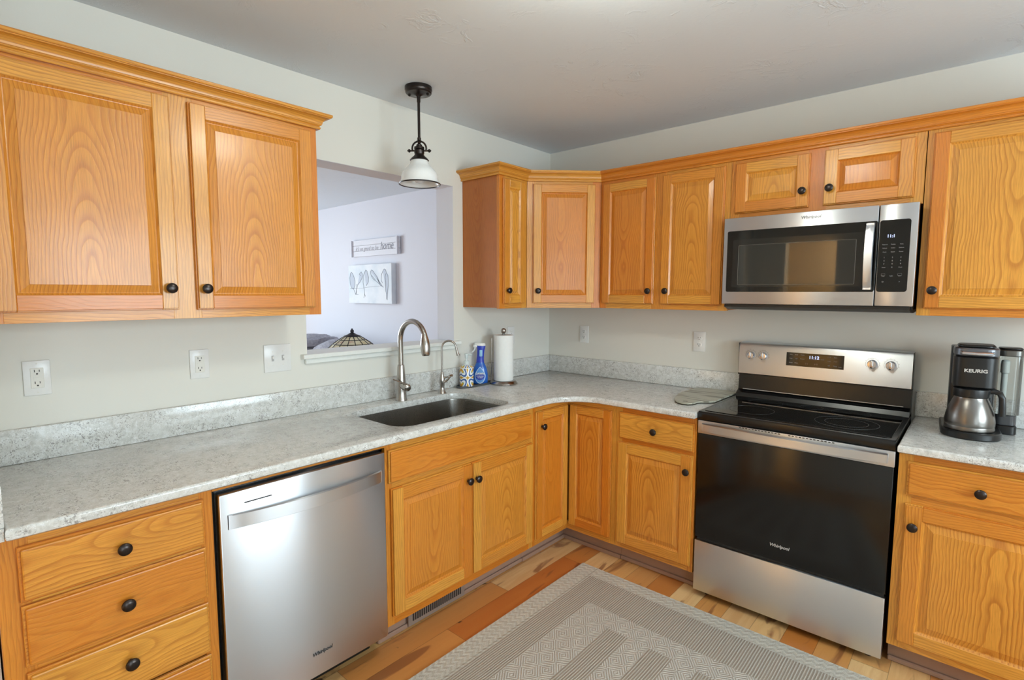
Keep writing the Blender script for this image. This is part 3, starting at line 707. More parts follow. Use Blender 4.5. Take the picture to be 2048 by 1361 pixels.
for x in (.05, w-.05):
    for y in (-.55, -.08):
        m = MB(); m.lathe([(.016, 0.001), (.016, .036)], (x, y, 0), segs=16); m.build('foot', BLACKP, rg)

# ------------------------------------------------------------------ microwave
mw = back('microwave', 'over-the-range stainless steel microwave with black window and keypad', 'microwave', 1.3685)
w = .7625; DM = .377; z0, z1 = 1.418, 1.833
m = MB(); m.box(.004, w-.003, -.345, -.012, 1.402, z1-.004); m.build('body', BLACKM, mw, smooth=False)
m = MB(); m.prism([(-.374, 1.4155), (-.374, 1.404), (-.33, 1.392), (-.20, 1.386), (-.06, 1.392), (-.04, 1.4155)], .012, w-.010, 0, 'x'); m.build('underside_grille', BLACKP, mw, smooth=False)
m = MB(); m.box(0, .6295, -DM, -.346, z0, z1, bev=.003, segs=2); md = m.build('door', STEEL, mw)
m = MB(); m.box(.6325, w, -DM, -.346, z0, z1, bev=.003, segs=2); mp = m.build('control_panel', STEEL, mw)
m = MB(); m.prism([(x, z) for x, z in rrect(.018, .6285, 1.477, 1.770, .008, 5)], -DM-.0016, -DM+.001, 0, 'y'); m.build('glass_front', BLACKG, md, smooth=False)
m = MB(); m.prism(rrect(.045, .585, 1.500, 1.728, .006, 4), -DM-.0021, -DM-.0015, 0, 'y'); m.build('window_surround', plain('window_surround', srgb(28, 27, 26), .09), md, smooth=False)
m = MB(); m.prism(rrect(.073, .556, 1.510, 1.700, .004, 4), -DM-.0026, -DM-.0020, 0, 'y'); m.build('window', MWIN, md, smooth=False)
m = MB(); fr = rrect(.073, .556, 1.510, 1.700, .004, 4)
m.tube([(x, -DM-.0026, z) for x, z in fr+[fr[0]]], .0008, 6); m.build('window_edge', plain('window_edge', srgb(105, 100, 92), .3), md)
m = MB(); rings = []
for k in range(17):
    s_ = k/16; z = 1.486+s_*(1.762-1.486); b = .010+.026*math.sin(PI*s_)**0.7
    rings.append([(.5875, -DM-b+.006, z), (.590, -DM-b, z), (.618, -DM-b, z), (.6205, -DM-b+.006, z)])
m.loops(rings, True, True, True); m.box(.590, .618, -DM-.014, -DM, 1.487, 1.500); m.box(.590, .618, -DM-.014, -DM, 1.748, 1.761); m.build('handle', STEEL, md, ang=40)
m = MB(); m.prism(rrect(.636, .7395, 1.477, 1.770, .010, 5), -DM-.0016, -DM+.001, 0, 'y'); kp = m.build('keypad', BLACKG, mp, smooth=False)
text('clock_digits', '11:1', .0165, LED, kp, (.676, -DM-.0020, 1.704), bold=.0004)
rows = [(1.6705, ('Popcorn', 'Potato', 'Pizza')), (1.656, ('Reheat', 'Soften', 'Defrost')), (1.640, ('Cook', 'Steam', 'Power')), (1.6175, '123'), (1.604, '456'), (1.591, '789'), (1.577, ('Timer', '0', 'Clock')), (1.542, ('Stop', 'Light', 'Start')), (1.518, ('O', '', '>'))]
for z, rw_ in rows:
    for x, s_ in zip((.657, .685, .713), rw_):
        if s_: text('button_print', s_, .0075 if len(s_) == 1 else .0054, PRINT, kp, (x, -DM-.0020, z))
for x in (.657, .713):
    m = MB(); b = .0065
    m.tube([(x-b, -DM-.0020, 1.5475-b*.6), (x+b, -DM-.0020, 1.5475-b*.6), (x+b, -DM-.0020, 1.5475+b*.6), (x-b, -DM-.0020, 1.5475+b*.6), (x-b, -DM-.0020, 1.5475-b*.6)], .0003, 5); m.build('button_outline', PRINT, kp)
text('logo', 'Whirlpool', .0190, plain('engraved_logo', srgb(120, 120, 122), .4), md, (.378, -DM-.0008, 1.808), shear=.2, bold=.0004)

# ------------------------------------------------------------------ outlets and switch
def outlet(label, loc, rz, gfci=True, w=.070, h=.116):
    t = thing('wall_outlet', label, 'outlet', loc, rz)
    m = MB(); m.box(-w/2, w/2, -.0062, -.0006, -h/2, h/2, bev=.0022, segs=2); m.build('cover_plate', WHITEP, t)
    if gfci:
        m = MB(); m.box(-.0170, .0170, -.0080, -.0061, -.0335, .0335, bev=.0008); d = m.build('receptacle', DEVICE, t)
        m = MB(); m.box(-.009, .009, -.0088, -.0079, .0005, .0050); m.box(-.009, .009, -.0088, -.0079, -.0050, -.0005); m.build('test_button', DEVICE, d, smooth=False)
        cs = (.0195, -.0195)
        yy = -.0082
    else:
        m = MB()
        for c_ in (.0195, -.0195): m.lathe([(.0165, -.0058), (.0165, -.0078), (.0155, -.0084)], (0, 0, c_), 'y', 28, sy=.85)
        d = m.build('receptacle', WHITEP, t); cs = (.0195, -.0195); yy = -.0086
    m = MB()
    for c_ in cs:
        m.box(-.0072, -.0052, yy-.0003, yy+.0008, c_+.0005, c_+.0085); m.box(.0052, .0070, yy-.0003, yy+.0008, c_+.001, c_+.008)
        m.lathe([(.0026, yy+.0008), (.0026, yy-.0003)], (0, 0, c_-.0055), 'y', 10)
    m.build('socket_slots', SLOTM, d, smooth=False)
    m = MB()
    for z in ((.048, -.048) if gfci else (0.0,)): m.lathe([(.0025, -.0060), (.0025, -.0068), (.001, -.0070)], (0, 0, z), 'y', 10)
    m.build('screw', DEVICE, t)
    return t
outlet('white outlet near the left end of the backsplash', (0, -2.7925, 1.1845), PI/2)
outlet('white glossy outlet between the leftmost outlet and the light switch', (0, -2.302, 1.1825), PI/2)
outlet('white outlet half hidden behind the paper towel roll', (0, -.421, 1.187), PI/2, False)
outlet('white outlet on the back wall beside the corner', (.307, 0, 1.187), 0, False)
outlet('white outlet on the back wall just left of the range', (1.112, 0, 1.187), 0, False)
t = thing('light_switch', 'white double toggle light switch plate left of the pass-through sill', 'switch', (0, -1.986, 1.178), PI/2)
m = MB(); m.box(-.0605, .0605, -.0062, -.0006, -.061, .061, bev=.0022, segs=2); m.build('cover_plate', WHITEP, t)
for x in (-.023, .023):
    m = MB(); m.box(x-.0052, x+.0052, -.0070, -.0060, -.0125, .0125); f_ = m.build('toggle_frame', plain('toggle_grey', srgb(176, 176, 176), .4), t, smooth=False)
    m = MB(); m.box(x-.004, x+.004, -.0140, -.0065, -.002, .010, bev=.001); m.build('toggle', WHITEP, f_)
    for z in (.030, -.030):
        m = MB(); m.lathe([(.0025, -.0060), (.0025, -.0068), (.001, -.0070)], (x, 0, z), 'y', 10); m.build('screw', DEVICE, t)

# ------------------------------------------------------------------ pendant lamp
pd = thing('pendant_lamp', 'small white bell pendant lamp with bronze rod hanging from the ceiling', 'lamp', (.270, -1.385, 0))
m = MB(); m.lathe([(.064, 2.4425), (.0645, 2.428), (.062, 2.424), (.062, 2.416), (.058, 2.412), (.030, 2.409), (.014, 2.404), (.010, 2.400)], segs=40)
m.build('canopy', BRONZE, pd)
m = MB()
for a in (R(35), R(215)): m.lathe([(.006, 2.413), (.006, 2.406), (.003, 2.403)], (.045*math.cos(a), .045*math.sin(a), 0), segs=12)
m.build('canopy_screws', BRONZE, pd)
m = MB(); m.lathe([(.0085, 2.403), (.0085, 2.375), (.0065, 2.372), (.0065, 2.212), (.009, 2.209), (.009, 2.198), (.006, 2.195)], segs=16); m.build('rod', BRONZE, pd)
m = MB(); pts = []
hd = Vector((.75, .66, 0))
for k in range(13):
    a = R(-20+220*k/12); pts.append(tuple(hd*(.034*math.cos(a))+Vector((0, 0, 2.160+.034*math.sin(a)))))
m.tube(pts, .0045, 8); m.build('yoke', BRONZE, pd)
m = MB(); q = hd*.034
for sg in (1, -1):
    m.tube([tuple(hd*sg*.022+Vector((0, 0, 2.149))), tuple(hd*sg*.043+Vector((0, 0, 2.149)))], .004, 8)
    m.tube([tuple(hd*sg*r_+Vector((0, 0, 2.149))) for r_ in (.042, .045, .050, .054, .058)], [.004, .008, .0085, .005, .002], 12)
m.build('thumb_screws', BRONZE, pd)
m = MB(); m.lathe([(.006, 2.197), (.010, 2.19), (.006, 2.184), (.014, 2.176), (.014, 2.170), (.024, 2.166), (.0245, 2.156), (.021, 2.153), (.0245, 2.150), (.024, 2.138), (.022, 2.132), (.026, 2.124), (.040, 2.112), (.046, 2.104), (.044, 2.102)], segs=32); m.build('socket_cap', BRONZE, pd)
SHW = plain('opal_white_glass', srgb(236, 238, 238), .15); SHW.node_tree.nodes['Principled BSDF'].inputs['Subsurface Weight'].default_value = .0
m = MB(); outp = [(.040, 2.1035), (.043, 2.095), (.047, 2.085), (.058, 2.072), (.073, 2.058), (.084, 2.042), (.0885, 2.025), (.0895, 2.010), (.096, 1.998), (.099, 1.993)]
inp = [(r-.003, z) for r, z in reversed(outp)]
m.lathe(outp+inp, segs=48, cap0=False, cap1=False); m.build('lamp_shade', SHW, pd, ang=70)
m = MB(); m.lathe([(.0985, 1.9955), (.101, 1.993), (.100, 1.9895), (.0965, 1.9895), (.0955, 1.993), (.0985, 1.9955)], segs=48, cap0=False, cap1=False); m.build('shade_rim', BRONZE, pd)
m = MB(); m.lathe([(.013, 2.09), (.014, 2.065), (.022, 2.05), (.030, 2.03), (.029, 2.012), (.018, 1.999), (.004, 1.994)], segs=24); m.build('bulb', plain('frosted_bulb', srgb(225, 228, 232), .2), pd)
# ceiling dome lamp (above the frame)
cl = thing('ceiling_lamp', 'round flush white ceiling lamp over the middle of the kitchen', 'lamp', (1.62, -1.86, 0))
m = MB(); m.lathe([(.17, 2.443), (.17, 2.425), (.165, 2.42), (.0, 2.42)], segs=40, cap1=False); m.build('base', plain('lamp_base', srgb(200, 200, 200), .4), cl)
DOME = emis('lit_lamp_dome', (0.97, 1.0, .88, 1), 40.0)
m = MB(); m.lathe([(.012, 2.42), (.012, 2.35)], segs=12); m.build('stem', NICKEL, cl)
m = MB(); m.lathe([(.02, 2.352), (.10, 2.348), (.128, 2.330), (.134, 2.300), (.12, 2.272), (.08, 2.254), (.01, 2.248)], segs=40); m.build('dome', DOME, cl)

# ------------------------------------------------------------------ items on the counter
zt = ZC1+.0006
ang0 = math.atan2(.22, 1.0)
tr = thing('soap_tray', 'dark grey oval tray holding the soap pump and blue spray bottle', 'tray', (.070, -.822, zt), PI/2)
def oval(a, b, n=40, p=2.6): return [(a*math.copysign(abs(math.cos(2*PI*k/n))**(2/p), math.cos(2*PI*k/n)), b*math.copysign(abs(math.sin(2*PI*k/n))**(2/p), math.sin(2*PI*k/n))) for k in range(n)]
o_ = oval(.142, .046); m = MB()
m.loops([[(x, y, 0) for x, y in offset(o_, .004)], [(x, y, .004) for x, y in o_], [(x, y, .012) for x, y in o_], [(x, y, .012) for x, y in offset(o_, .003)], [(x, y, .005) for x, y in offset(o_, .005)]], True, True, True)
m.build('dish', GREYT, tr, ang=40)
def tile_mat():
    t = NT('painted_tile_pattern'); o = t.sep(t.n('ShaderNodeTexCoord').outputs['Object'])
    an = t.math('DIVIDE', t.math('ARCTAN2', o[1], o[0]), 2*PI/3.0); zz = t.math('DIVIDE', t.math('ADD', o[2], -.006), .100)
    a = t.math('SUBTRACT', t.math('FRACT', t.math('ADD', an, .62)), .5); b = t.math('SUBTRACT', t.math('FRACT', t.math('SUBTRACT', zz, .5)), .5)
    rr = t.math('SQRT', t.math('ADD', t.math('MULTIPLY', a, a), t.math('MULTIPLY', b, b)))
    th = t.math('ARCTAN2', b, a); pet = t.math('ADD', t.math('MULTIPLY', t.math('COSINE', t.math('MULTIPLY', th, 4)), .10), rr)
    c = t.ramp(pet, [(0.0, srgb(200, 120, 40)), (.07, srgb(230, 180, 50)), (.16, srgb(90, 130, 60)), (.20, srgb(232, 234, 236)), (.33, srgb(238, 238, 240)), (.35, srgb(60, 98, 160)), (.42, srgb(50, 80, 140)), (.46, srgb(240, 240, 238)), (.52, srgb(206, 160, 36)), (.58, srgb(190, 130, 30)), (.62, srgb(60, 60, 80)), (.66, srgb(240, 240, 238))], 'CONSTANT')
    t.p(Base_Color=c, Roughness=.18); return t.m
sp = thing('soap_dispenser', 'patterned blue, yellow and white ceramic soap pump on the grey tray', 'dispenser', (.074, -.895, zt+.0055), R(40))
m = MB(); m.lathe([(.036, 0), (.041, .003), (.0415, .008), (.0415, .108), (.040, .113), (.034, .120), (.024, .128), (.0155, .131)], segs=40); m.build('bottle', tile_mat(), sp)
m = MB(); m.lathe([(.0415+.0006, .110), (.0425, .112), (.0415+.0006, .1145), (.039, .1145)], segs=40, cap0=False, cap1=False); m.build('rim', WHITEP, sp)
CLEAR = plain('cloudy_plastic', srgb(214, 222, 222), .2)
m = MB(); m.lathe([(.0165, .129), (.0165, .150), (.014, .152), (.006, .153), (.006, .168), (.0095, .169), (.0095, .186), (.012, .187), (.012, .194), (.010, .196)], segs=20); m.tube([(0, 0, .190), (.022, -.01, .1905), (.034, -.016, .187)], [.006, .0055, .0045], 10); m.build('pump', CLEAR, sp)

sb = thing('spray_bottle', 'blue dish spray bottle with white trigger standing on the grey tray', 'bottle', (.066, -.772, zt+.0055), R(43))
BLUEG = plain('blue_translucent_plastic', srgb(38, 96, 186), .15); BLUED = plain('deep_blue_sleeve', srgb(40, 62, 176), .3)
def esect(prof, m, c0=0.0):
    m.loops([[(c+ a*math.cos(2*PI*k/36), b*math.sin(2*PI*k/36), z) for k in range(36)] for a, b, z, c in prof], True, True, True)
m = MB(); esect([(.040, .022, 0, 0), (.0455, .026, .004, 0), (.0465, .027, .03, 0), (.046, .027, .06, 0), (.042, .025, .085, 0), (.034, .022, .108, 0), (.027, .019, .122, 0), (.024, .018, .130, 0)], m); bo_ = m.build('body', BLUEG, sb, ang=60)
m = MB(); esect([(.0245, .0185, .1305, 0), (.0225, .017, .15, 0), (.0215, .016, .18, .002), (.0225, .016, .205, .004), (.025, .015, .222, .006), (.026, .014, .232, .007)], m); m.build('sleeve', BLUED, sb, ang=60)
m = MB(); esect([(.0262, .0145, .2325, .007), (.032, .013, .238, .000), (.034, .012, .243, -.002), (.030, .010, .247, -.002)], m); m.box(-.042, -.018, -.008, .008, .222, .240, bev=.003)
m.tube([(-.030, 0, .224), (-.034, 0, .208), (-.044, 0, .196), (-.050, 0, .192)], [.006, .005, .005, .004], 8); m.build('trigger_head', WHITEP, sb, ang=50)
def ell_patch(name, mat, a, b, cz, yo, shape='ellipse', parent=bo_, cx=0.0):
    m = MB(); n = 28; pts = []
    for k in range(n):
        th = 2*PI*k/n; x = a*math.cos(th); z = b*math.sin(th)
        if shape == 'drop' and z > 0: x *= (1-(z/b)**1.3)**.5 if z < b else 0; x *= .95
        pts.append((x, z))
    def Y(x): return -.0272*math.sqrt(max(0.02, 1-((x+cx)/.047)**2))-yo
    vs = [m.bm.verts.new((x+cx, Y(x), z+cz)) for x, z in pts]; mid = [m.bm.verts.new((x*.5+cx, Y(x*.5), z*.5+cz)) for x, z in pts]; ce = m.bm.verts.new((cx, Y(0), cz))
    for k in range(n):
        j = (k+1) % n; m.bm.faces.new((vs[k], vs[j], mid[j], mid[k])); m.bm.faces.new((mid[k], mid[j], ce))
    return m.build(name, mat, parent, ang=80)
ell_patch('label', plain('label_white', srgb(210, 226, 240), .3), .033, .052, .055, .0006, 'drop')
ell_patch('label_inner', plain('label_blue', srgb(96, 150, 214), .3), .030, .048, .055, .0010, 'drop')
ell_patch('label_band', plain('label_deep', srgb(44, 60, 170), .3), .027, .020, .045, .0014)
text('label_text', 'DAWN', .0165, WHITEP, bo_, (0, -.0302, .064), bold=.0008)
text('label_text', 'POWERWASH', .0068, WHITEP, bo_, (0, -.0302, .049), bold=.0003)
text('label_text', 'DISH SPRAY', .0060, WHITEP, bo_, (0, -.0302, .039), bold=.0002)
m = MB(); m.box(-.004, .014, -.0192, -.0150, .168, .208, bev=.003, segs=2); m.build('sleeve_label', plain('pale_blue', srgb(150, 196, 226), .3), bo_)

ph = thing('paper_towel_holder', 'round brushed steel paper towel stand with ball knob beside the corner', 'holder', (.152, -.655, zt))
m = MB(); m.lathe([(.084, 0), (.0865, .003), (.0865, .006), (.077, .019), (.074, .021), (.0, .0215)], segs=48, cap1=False); m.build('base', NICKEL, ph)
m = MB(); m.lathe([(.0055, .021), (.0055, .303), (.010, .306), (.010, .309), (.006, .311), (.012, .315), (.0165, .323), (.0165, .331), (.011, .340), (.003, .343)], segs=24); m.build('post', NICKEL, ph)
sd_ = Vector((-.68, -.60, 0)).normalized()*.076
m = MB(); m.lathe([(.0035, .02), (.0035, .283), (.001, .285)], (-.050, -.0515, 0), segs=10); m.build('tension_rod', CHROME, ph)
m = MB(); pr = [(.018, .0225), (.0605, .0225), (.061, .025), (.061, .2985), (.0605, .301), (.018, .301)]
m.lathe(pr+[pr[0]], segs=56, cap0=False, cap1=False); ro = m.build('paper_towel_roll', PAPER, None, ang=50); ro.location = (.152, -.655, zt)
tag(ro, 'white paper towel roll standing on the round steel holder', 'paper towel')

# striped board next to the range
def board_mat():
    t = NT('grey_striped_wood'); o = t.sep(t.n('ShaderNodeTexCoord').outputs['Object'])
    w_ = t.noise(t.comb(t.math('MULTIPLY', o[1], 2), t.math('MULTIPLY', o[0], 1.0)), 3, 2)
    s = t.noise(t.comb(t.math('ADD', t.math('MULTIPLY', o[1], 20), t.math('MULTIPLY', w_, 1.6)), t.math('MULTIPLY', o[0], 1.6)), 1, 2)
    c = t.ramp(s, [(.34, srgb(112, 108, 92)), (.42, srgb(140, 136, 120)), (.47, srgb(186, 184, 168)), (.60, srgb(180, 178, 162)), (.66, srgb(126, 120, 104))])
    t.p(Base_Color=c, Roughness=.4); return t.m
cb = thing('cutting_board', 'grey and cream striped cutting board with rounded handle left of the range', 'board', (1.24, -.24, zt))
pts = [(1.352, -.055), (1.345, -.038), (1.322, -.030), (1.172, -.030), (1.142, -.040), (1.128, -.065), (1.124, -.20), (1.128, -.30), (1.140, -.345), (1.150, -.375), (1.155, -.400), (1.168, -.440), (1.190, -.480), (1.215, -.506), (1.245, -.520), (1.270, -.515), (1.286, -.495), (1.290, -.470), (1.290, -.445), (1.300, -.425), (1.330, -.405), (1.350, -.375)]
pp = [(x-1.24, y+.24) for x, y in pts][::-1]
m = MB(); m.prism(pp, .0062, .012, .0015); bd = m.build('board', board_mat(), cb, ang=40)
m = MB(); m.prism(pp, 0, .006, .0015); m.build('dark_edge', plain('dark_edge_wood', srgb(58, 54, 44), .5), cb, ang=40)
m = MB(); m.lathe([(.012, .0121), (.012, .0126), (.0085, .0128), (.0085, .0121)], (.000, -.235, 0), segs=24, cap0=False, cap1=False); m.build('handle_ring', plain('ring_dark', srgb(88, 84, 74), .4), cb)

# ------------------------------------------------------------------ coffee maker
KX, KY = 2.330, -.235
kf = thing('coffee_maker', 'black pod coffee maker with steel carafe on the right countertop', 'coffee maker', (KX, KY, zt), R(4))
m = MB(); o_ = []
for k in range(33):
    a = R(180+180*k/32); o_.append((.092*math.cos(a), -.085+.085*math.sin(a)))
o_ += [(.092, .115), (-.092, .115)]
m.prism(o_, 0, .028, .004); m.build('base', BLACKP, kf, ang=40)
m = MB(); m.prism(rrect(-.070, .070, .02, .115, .012, 4), .0285, .345, .003); m.build('column', BLACKP, kf, ang=40)
hp_ = rrect(-.066, .066, -.115, .018, .038, 6)
m = MB(); m.prism(hp_, .193, .318, .006); hd_ = m.build('brew_head', BLACKP, kf, ang=40)
m = MB(); m.prism(offset(hp_, -.0015), .3185, .350, .004); m.build('lid_band', plain('gunmetal', srgb(112, 114, 120), .3, .8), kf, ang=40)
m = MB(); m.prism(offset(hp_, .010), .3505, .362, .004); m.build('lid', BLACKP, kf, ang=40)
m = MB(); m.tube([(-.045, -.112, .333), (-.042, -.128, .331), (0, -.134, .330), (.042, -.128, .331), (.045, -.112, .333)], .0065, 10); m.build('lid_handle', CHROME, kf)
text('logo', 'KEURIG', .0180, LOGOC, hd_, (0, -.1160, .262), bold=.0006, sx=1.12)
cf = thing('coffee_carafe', 'brushed steel thermal coffee carafe with black handle on the coffee maker', 'carafe', (KX, KY-.078, zt+.0288), R(4))
m = MB(); m.lathe([(.070, 0), (.0765, .001), (.0775, .006), (.077, .015), (.0765, .017), (.0775, .019), (.078, .035), (.074, .062), (.066, .088), (.057, .112), (.0525, .122), (.0515, .128)], segs=48); m.build('body', steel('dark_brushed_steel', srgb(128, 124, 120), .30, 'z', .06), cf)
m = MB(); m.lathe([(.0515, .1285), (.056, .131), (.057, .150), (.056, .161), (.050, .163)], segs=40); m.build('lid', BLACKP, cf)
m = MB(); hpath = [(.040, -.004, .152), (.065, -.004, .156), (.082, -.004, .150), (.090, -.004, .132), (.093, -.004, .095), (.094, -.004, .062)]
rings = []
for i, p in enumerate(hpath):
    a = Vector(hpath[max(i-1, 0)]); b = Vector(hpath[min(i+1, 5)]); d = (b-a).normalized(); nrm = Vector((-d.z, 0, d.x)); h_ = .010; q = .0115
    P_ = Vector(p); rings.append([tuple(P_+nrm*h_*s1+Vector((0, q*s2, 0))) for s1, s2 in ((1, -.6), (1, .6), (.6, 1), (-.6, 1), (-1, .6), (-1, -.6), (-.6, -1), (.6, -1))])
m.loops(rings, True, True, True); m.build('handle', BLACKP, cf, ang=50)
def clear_mat():
    t = NT('clear_smoky_plastic'); tr_ = t.n('ShaderNodeBsdfTransparent'); tr_.inputs[0].default_value = (.80, .80, .78, 1)
    gl = t.n('ShaderNodeBsdfGlossy'); gl.inputs['Roughness'].default_value = .08; fz = t.n('ShaderNodeFresnel'); fz.inputs[0].default_value = 1.5
    mx = t.n('ShaderNodeMixShader'); t.t.links.new(t.math('ADD', t.math('MULTIPLY', fz.outputs[0], .8), .04), mx.inputs[0]); t.t.links.new(tr_.outputs[0], mx.inputs[1]); t.t.links.new(gl.outputs[0], mx.inputs[2]); t.t.links.new(mx.outputs[0], t.t.nodes['Material Output'].inputs[0]); return t.m
TC = (.112, .070)
m = MB(); m.prism([(x, y) for x, y in rrect(.074, .146, .030, .112, .02, 5)], 0, .035, .003); m.build('tank_base', BLACKP, kf, ang=40)
m = MB(); m.prism(rrect(.078, .144, .034, .110, .02, 5), .0355, .078, .003); tb_ = m.build('tank_foot', plain('smoky_plastic', srgb(70, 70, 72), .2), kf, ang=40)
m = MB(); rp = rrect(.074, .150, .028, .112, .026, 6); rq = offset(rp, .002)
m.loops([[(x, y, .080) for x, y in rp], [(x, y, .312) for x, y in rp]], True, True, False); tk = m.build('water_tank', clear_mat(), kf, ang=40)
m = MB(); m.prism(offset(rp, -.001), .3125, .338, .003); m.build('tank_lid', plain('gunmetal_lid', srgb(110, 108, 104), .3, .8), kf, ang=40)
m = MB(); m.prism(offset(rp, .002), .3385, .346, .003); m.build('tank_cap', BLACKP, kf, ang=40)
m = MB(); m.lathe([(.010, .082), (.010, .24), (.014, .245), (.014, .29), (.010, .295)], (.100, .07, 0), segs=16); m.build('filter_tube', CLEAR, kf)

# ------------------------------------------------------------------ rug
m = MB(); m.prism(rrect(0, 1.50, -2.2, 0, .006, 2), 0.0005, .009, .003); rgo = m.build('area_rug', RUG, None, smooth=False); rgo.location = (.800, -.722, 0)
tag(rgo, 'beige and brown woven striped rug with diamond bands on the plank floor', 'rug')

# ------------------------------------------------------------------ living room seen through the opening
YW = .2345
SIGNW = plain('whitewashed_board', srgb(226, 226, 232), .6)
sg = thing('wall_sign', 'long white slatted wooden sign with grey lettering, hung above the bird picture', 'sign', (-2.915, YW, 1.855))
LWs = .83
for k in range(3):
    m = MB(); m.box(.0, LWs+.035, -.028, -.008, .003+k*.0585, .0585+k*.0585); m.build('slat', SIGNW, sg, smooth=False)
m = MB(); m.box(.005, .030, -.045, -.0285, -.001, .178); m.box(LWs, LWs+.025, -.045, -.0285, -.001, .178); m.build('end_batten', SIGNW, sg, smooth=False)
m = MB(); m.box(.1, .7, -.0075, -.0008, .01, .165); m.build('hanger', SIGNW, sg, smooth=False)
text('lettering', "it's so good to be", .063, plain('sign_ink', srgb(165, 163, 172), .7), sg, (.30, -.029, .082), shear=.3, sx=.95)
text('lettering', 'home', .115, plain('sign_ink_dark', srgb(130, 128, 138), .7), sg, (.66, -.029, .092), shear=.3, sx=.85)
bc = thing('wall_picture', 'white canvas with sketched birds perched on a wire, hung below the sign', 'picture', (-2.935, YW, 1.354))
def canvas_mat():
    t = NT('pale_canvas'); o = t.n('ShaderNodeTexCoord').outputs['Object']; nz = t.noise(o, 5, 3)
    t.p(Base_Color=t.ramp(nz, [(.35, srgb(212, 222, 230)), (.6, srgb(232, 236, 240))]), Roughness=.6); return t.m
m = MB(); m.box(0, .795, -.058, -.001, 0, .412, bev=.002); cv = m.build('canvas', canvas_mat(), bc, smooth=False)
INK = plain('ink_grey', srgb(120, 126, 140), .7)
def cpt(cx, cy):
    u = (cx-62)/738.0; yt = 625-60*u; yb = 1255; return (.0+u*.795, .412*(1-(cy-yt)/(yb-yt)))
birds = [
 [[(120, 735), (100, 760), (88, 830), (90, 930), (110, 985), (150, 1020), (178, 960), (182, 880), (160, 800), (135, 750), (120, 735)], [(150, 1015), (190, 1110), (210, 1000), (215, 930)], [(100, 1010), (180, 1010)]],
 [[(270, 750), (295, 725), (320, 760), (310, 830), (270, 900), (225, 950)], [(270, 750), (262, 770), (290, 790)], [(225, 950), (205, 1040), (195, 1110), (235, 1110)]],
 [[(355, 740), (375, 690), (400, 705), (405, 750), (425, 810), (420, 890), (380, 960)], [(355, 740), (330, 800), (325, 900), (345, 1030), (350, 1100), (335, 1160)], [(345, 1080), (362, 1140)]],
 [[(460, 715), (475, 688), (500, 700), (530, 750), (575, 810), (600, 880), (610, 930), (670, 975)], [(460, 715), (470, 790), (510, 850), (570, 890), (640, 960)], [(480, 780), (540, 860)]],
 [[(665, 700), (685, 665), (712, 680), (720, 730), (745, 770), (748, 860), (745, 960), (735, 1060), (728, 1190)], [(665, 700), (640, 770), (635, 850), (655, 905)], [(715, 740), (700, 800), (710, 900), (705, 1020), (715, 1100), (712, 1180)]],
 [[(90, 1015), (300, 1000), (460, 972), (640, 950), (850, 920)]]]
WASH = plain('pale_ink_wash', srgb(198, 206, 218), .7)
for i, bd_ in enumerate(birds):
    if i < 5:
        m = MB(); pl_ = [cpt(a, b) for a, b in bd_[0]]
        cx_, cz_ = sum(p[0] for p in pl_)/len(pl_), sum(p[1] for p in pl_)/len(pl_)
        for p, q in zip(pl_, pl_[1:]+pl_[:1]): m.face([(p[0], -.0584, p[1]), (q[0], -.0584, q[1]), (cx_, -.0584, cz_)])
        m.build('bird_wash', WASH, bc, smooth=False)
    m = MB()
    for ln in bd_:
        m.tube([(cpt(a, b)[0], -.0588, cpt(a, b)[1]) for a, b in ln if cpt(a, b)[0] < .79], (.0017 if i < 5 else .0011), 5)
    m.build('bird_sketch' if i < 5 else 'wire_line', INK, bc)

LX, LY = -.762, -1.137
m = MB(); m.lathe([(.20, .585), (.205, .59), (.205, .605), (.20, .61)], (0, 0, 0), segs=36); m.lathe([(.022, .03), (.022, .585)], (0, 0, 0), segs=16); m.lathe([(.15, .001), (.15, .02), (.02, .03)], (0, 0, 0), segs=28)
et = m.build('end_table', plain('dark_walnut', srgb(82, 56, 40), .4), None, ang=40); et.location = (LX, LY, 0); tag(et, 'small round dark side table under the stained-glass lamp', 'table')
tl = thing('table_lamp', 'stained-glass table lamp with cream panels and dark pointed finial', 'lamp', (LX, LY, .6105))
def shade_glass():
    t = NT('cream_stained_glass'); o = t.n('ShaderNodeTexCoord').outputs['Object']; nz = t.noise(o, 18, 2)
    t.p(Base_Color=t.ramp(nz, [(.35, srgb(206, 190, 150)), (.5, srgb(222, 214, 182)), (.62, srgb(214, 206, 176)), (.72, srgb(206, 170, 146))]), Roughness=.25); return t.m
prof = [(.050, 1.183), (.086, 1.160), (.125, 1.133), (.160, 1.100), (.185, 1.066), (.190, 1.040)]
N = 16
pts3 = [[(r*math.cos(2*PI*k/N), r*math.sin(2*PI*k/N), z-.6105) for k in range(N)] for r, z in prof]
m = MB(); m.loops(pts3, True); m.build('lamp_shade', shade_glass(), tl, smooth=False)
m = MB()
for ring in pts3[1:]: m.tube([tuple(Vector(p)*1.0) for p in ring+[ring[0]]], .0030, 6)
for k in range(N): m.tube([pts3[j][k] for j in range(len(prof))], .0028, 6)
LEAD = plain('dark_leading', srgb(40, 38, 42), .4, .3)
m.build('leading', LEAD, tl)
m = MB(); m.lathe([(.056, 1.181-.6105), (.052, 1.186-.6105), (.030, 1.194-.6105), (.012, 1.205-.6105), (.009, 1.209-.6105), (.013, 1.213-.6105), (.012, 1.219-.6105), (.006, 1.227-.6105), (.001, 1.235-.6105)], segs=24); m.build('finial_cap', LEAD, tl)
m = MB(); m.lathe([(.085, 0), (.08, .012), (.03, .03), (.014, .06), (.018, .10), (.028, .16), (.018, .24), (.010, .30), (.010, .565)], segs=24); m.build('stand', BRONZE, tl)

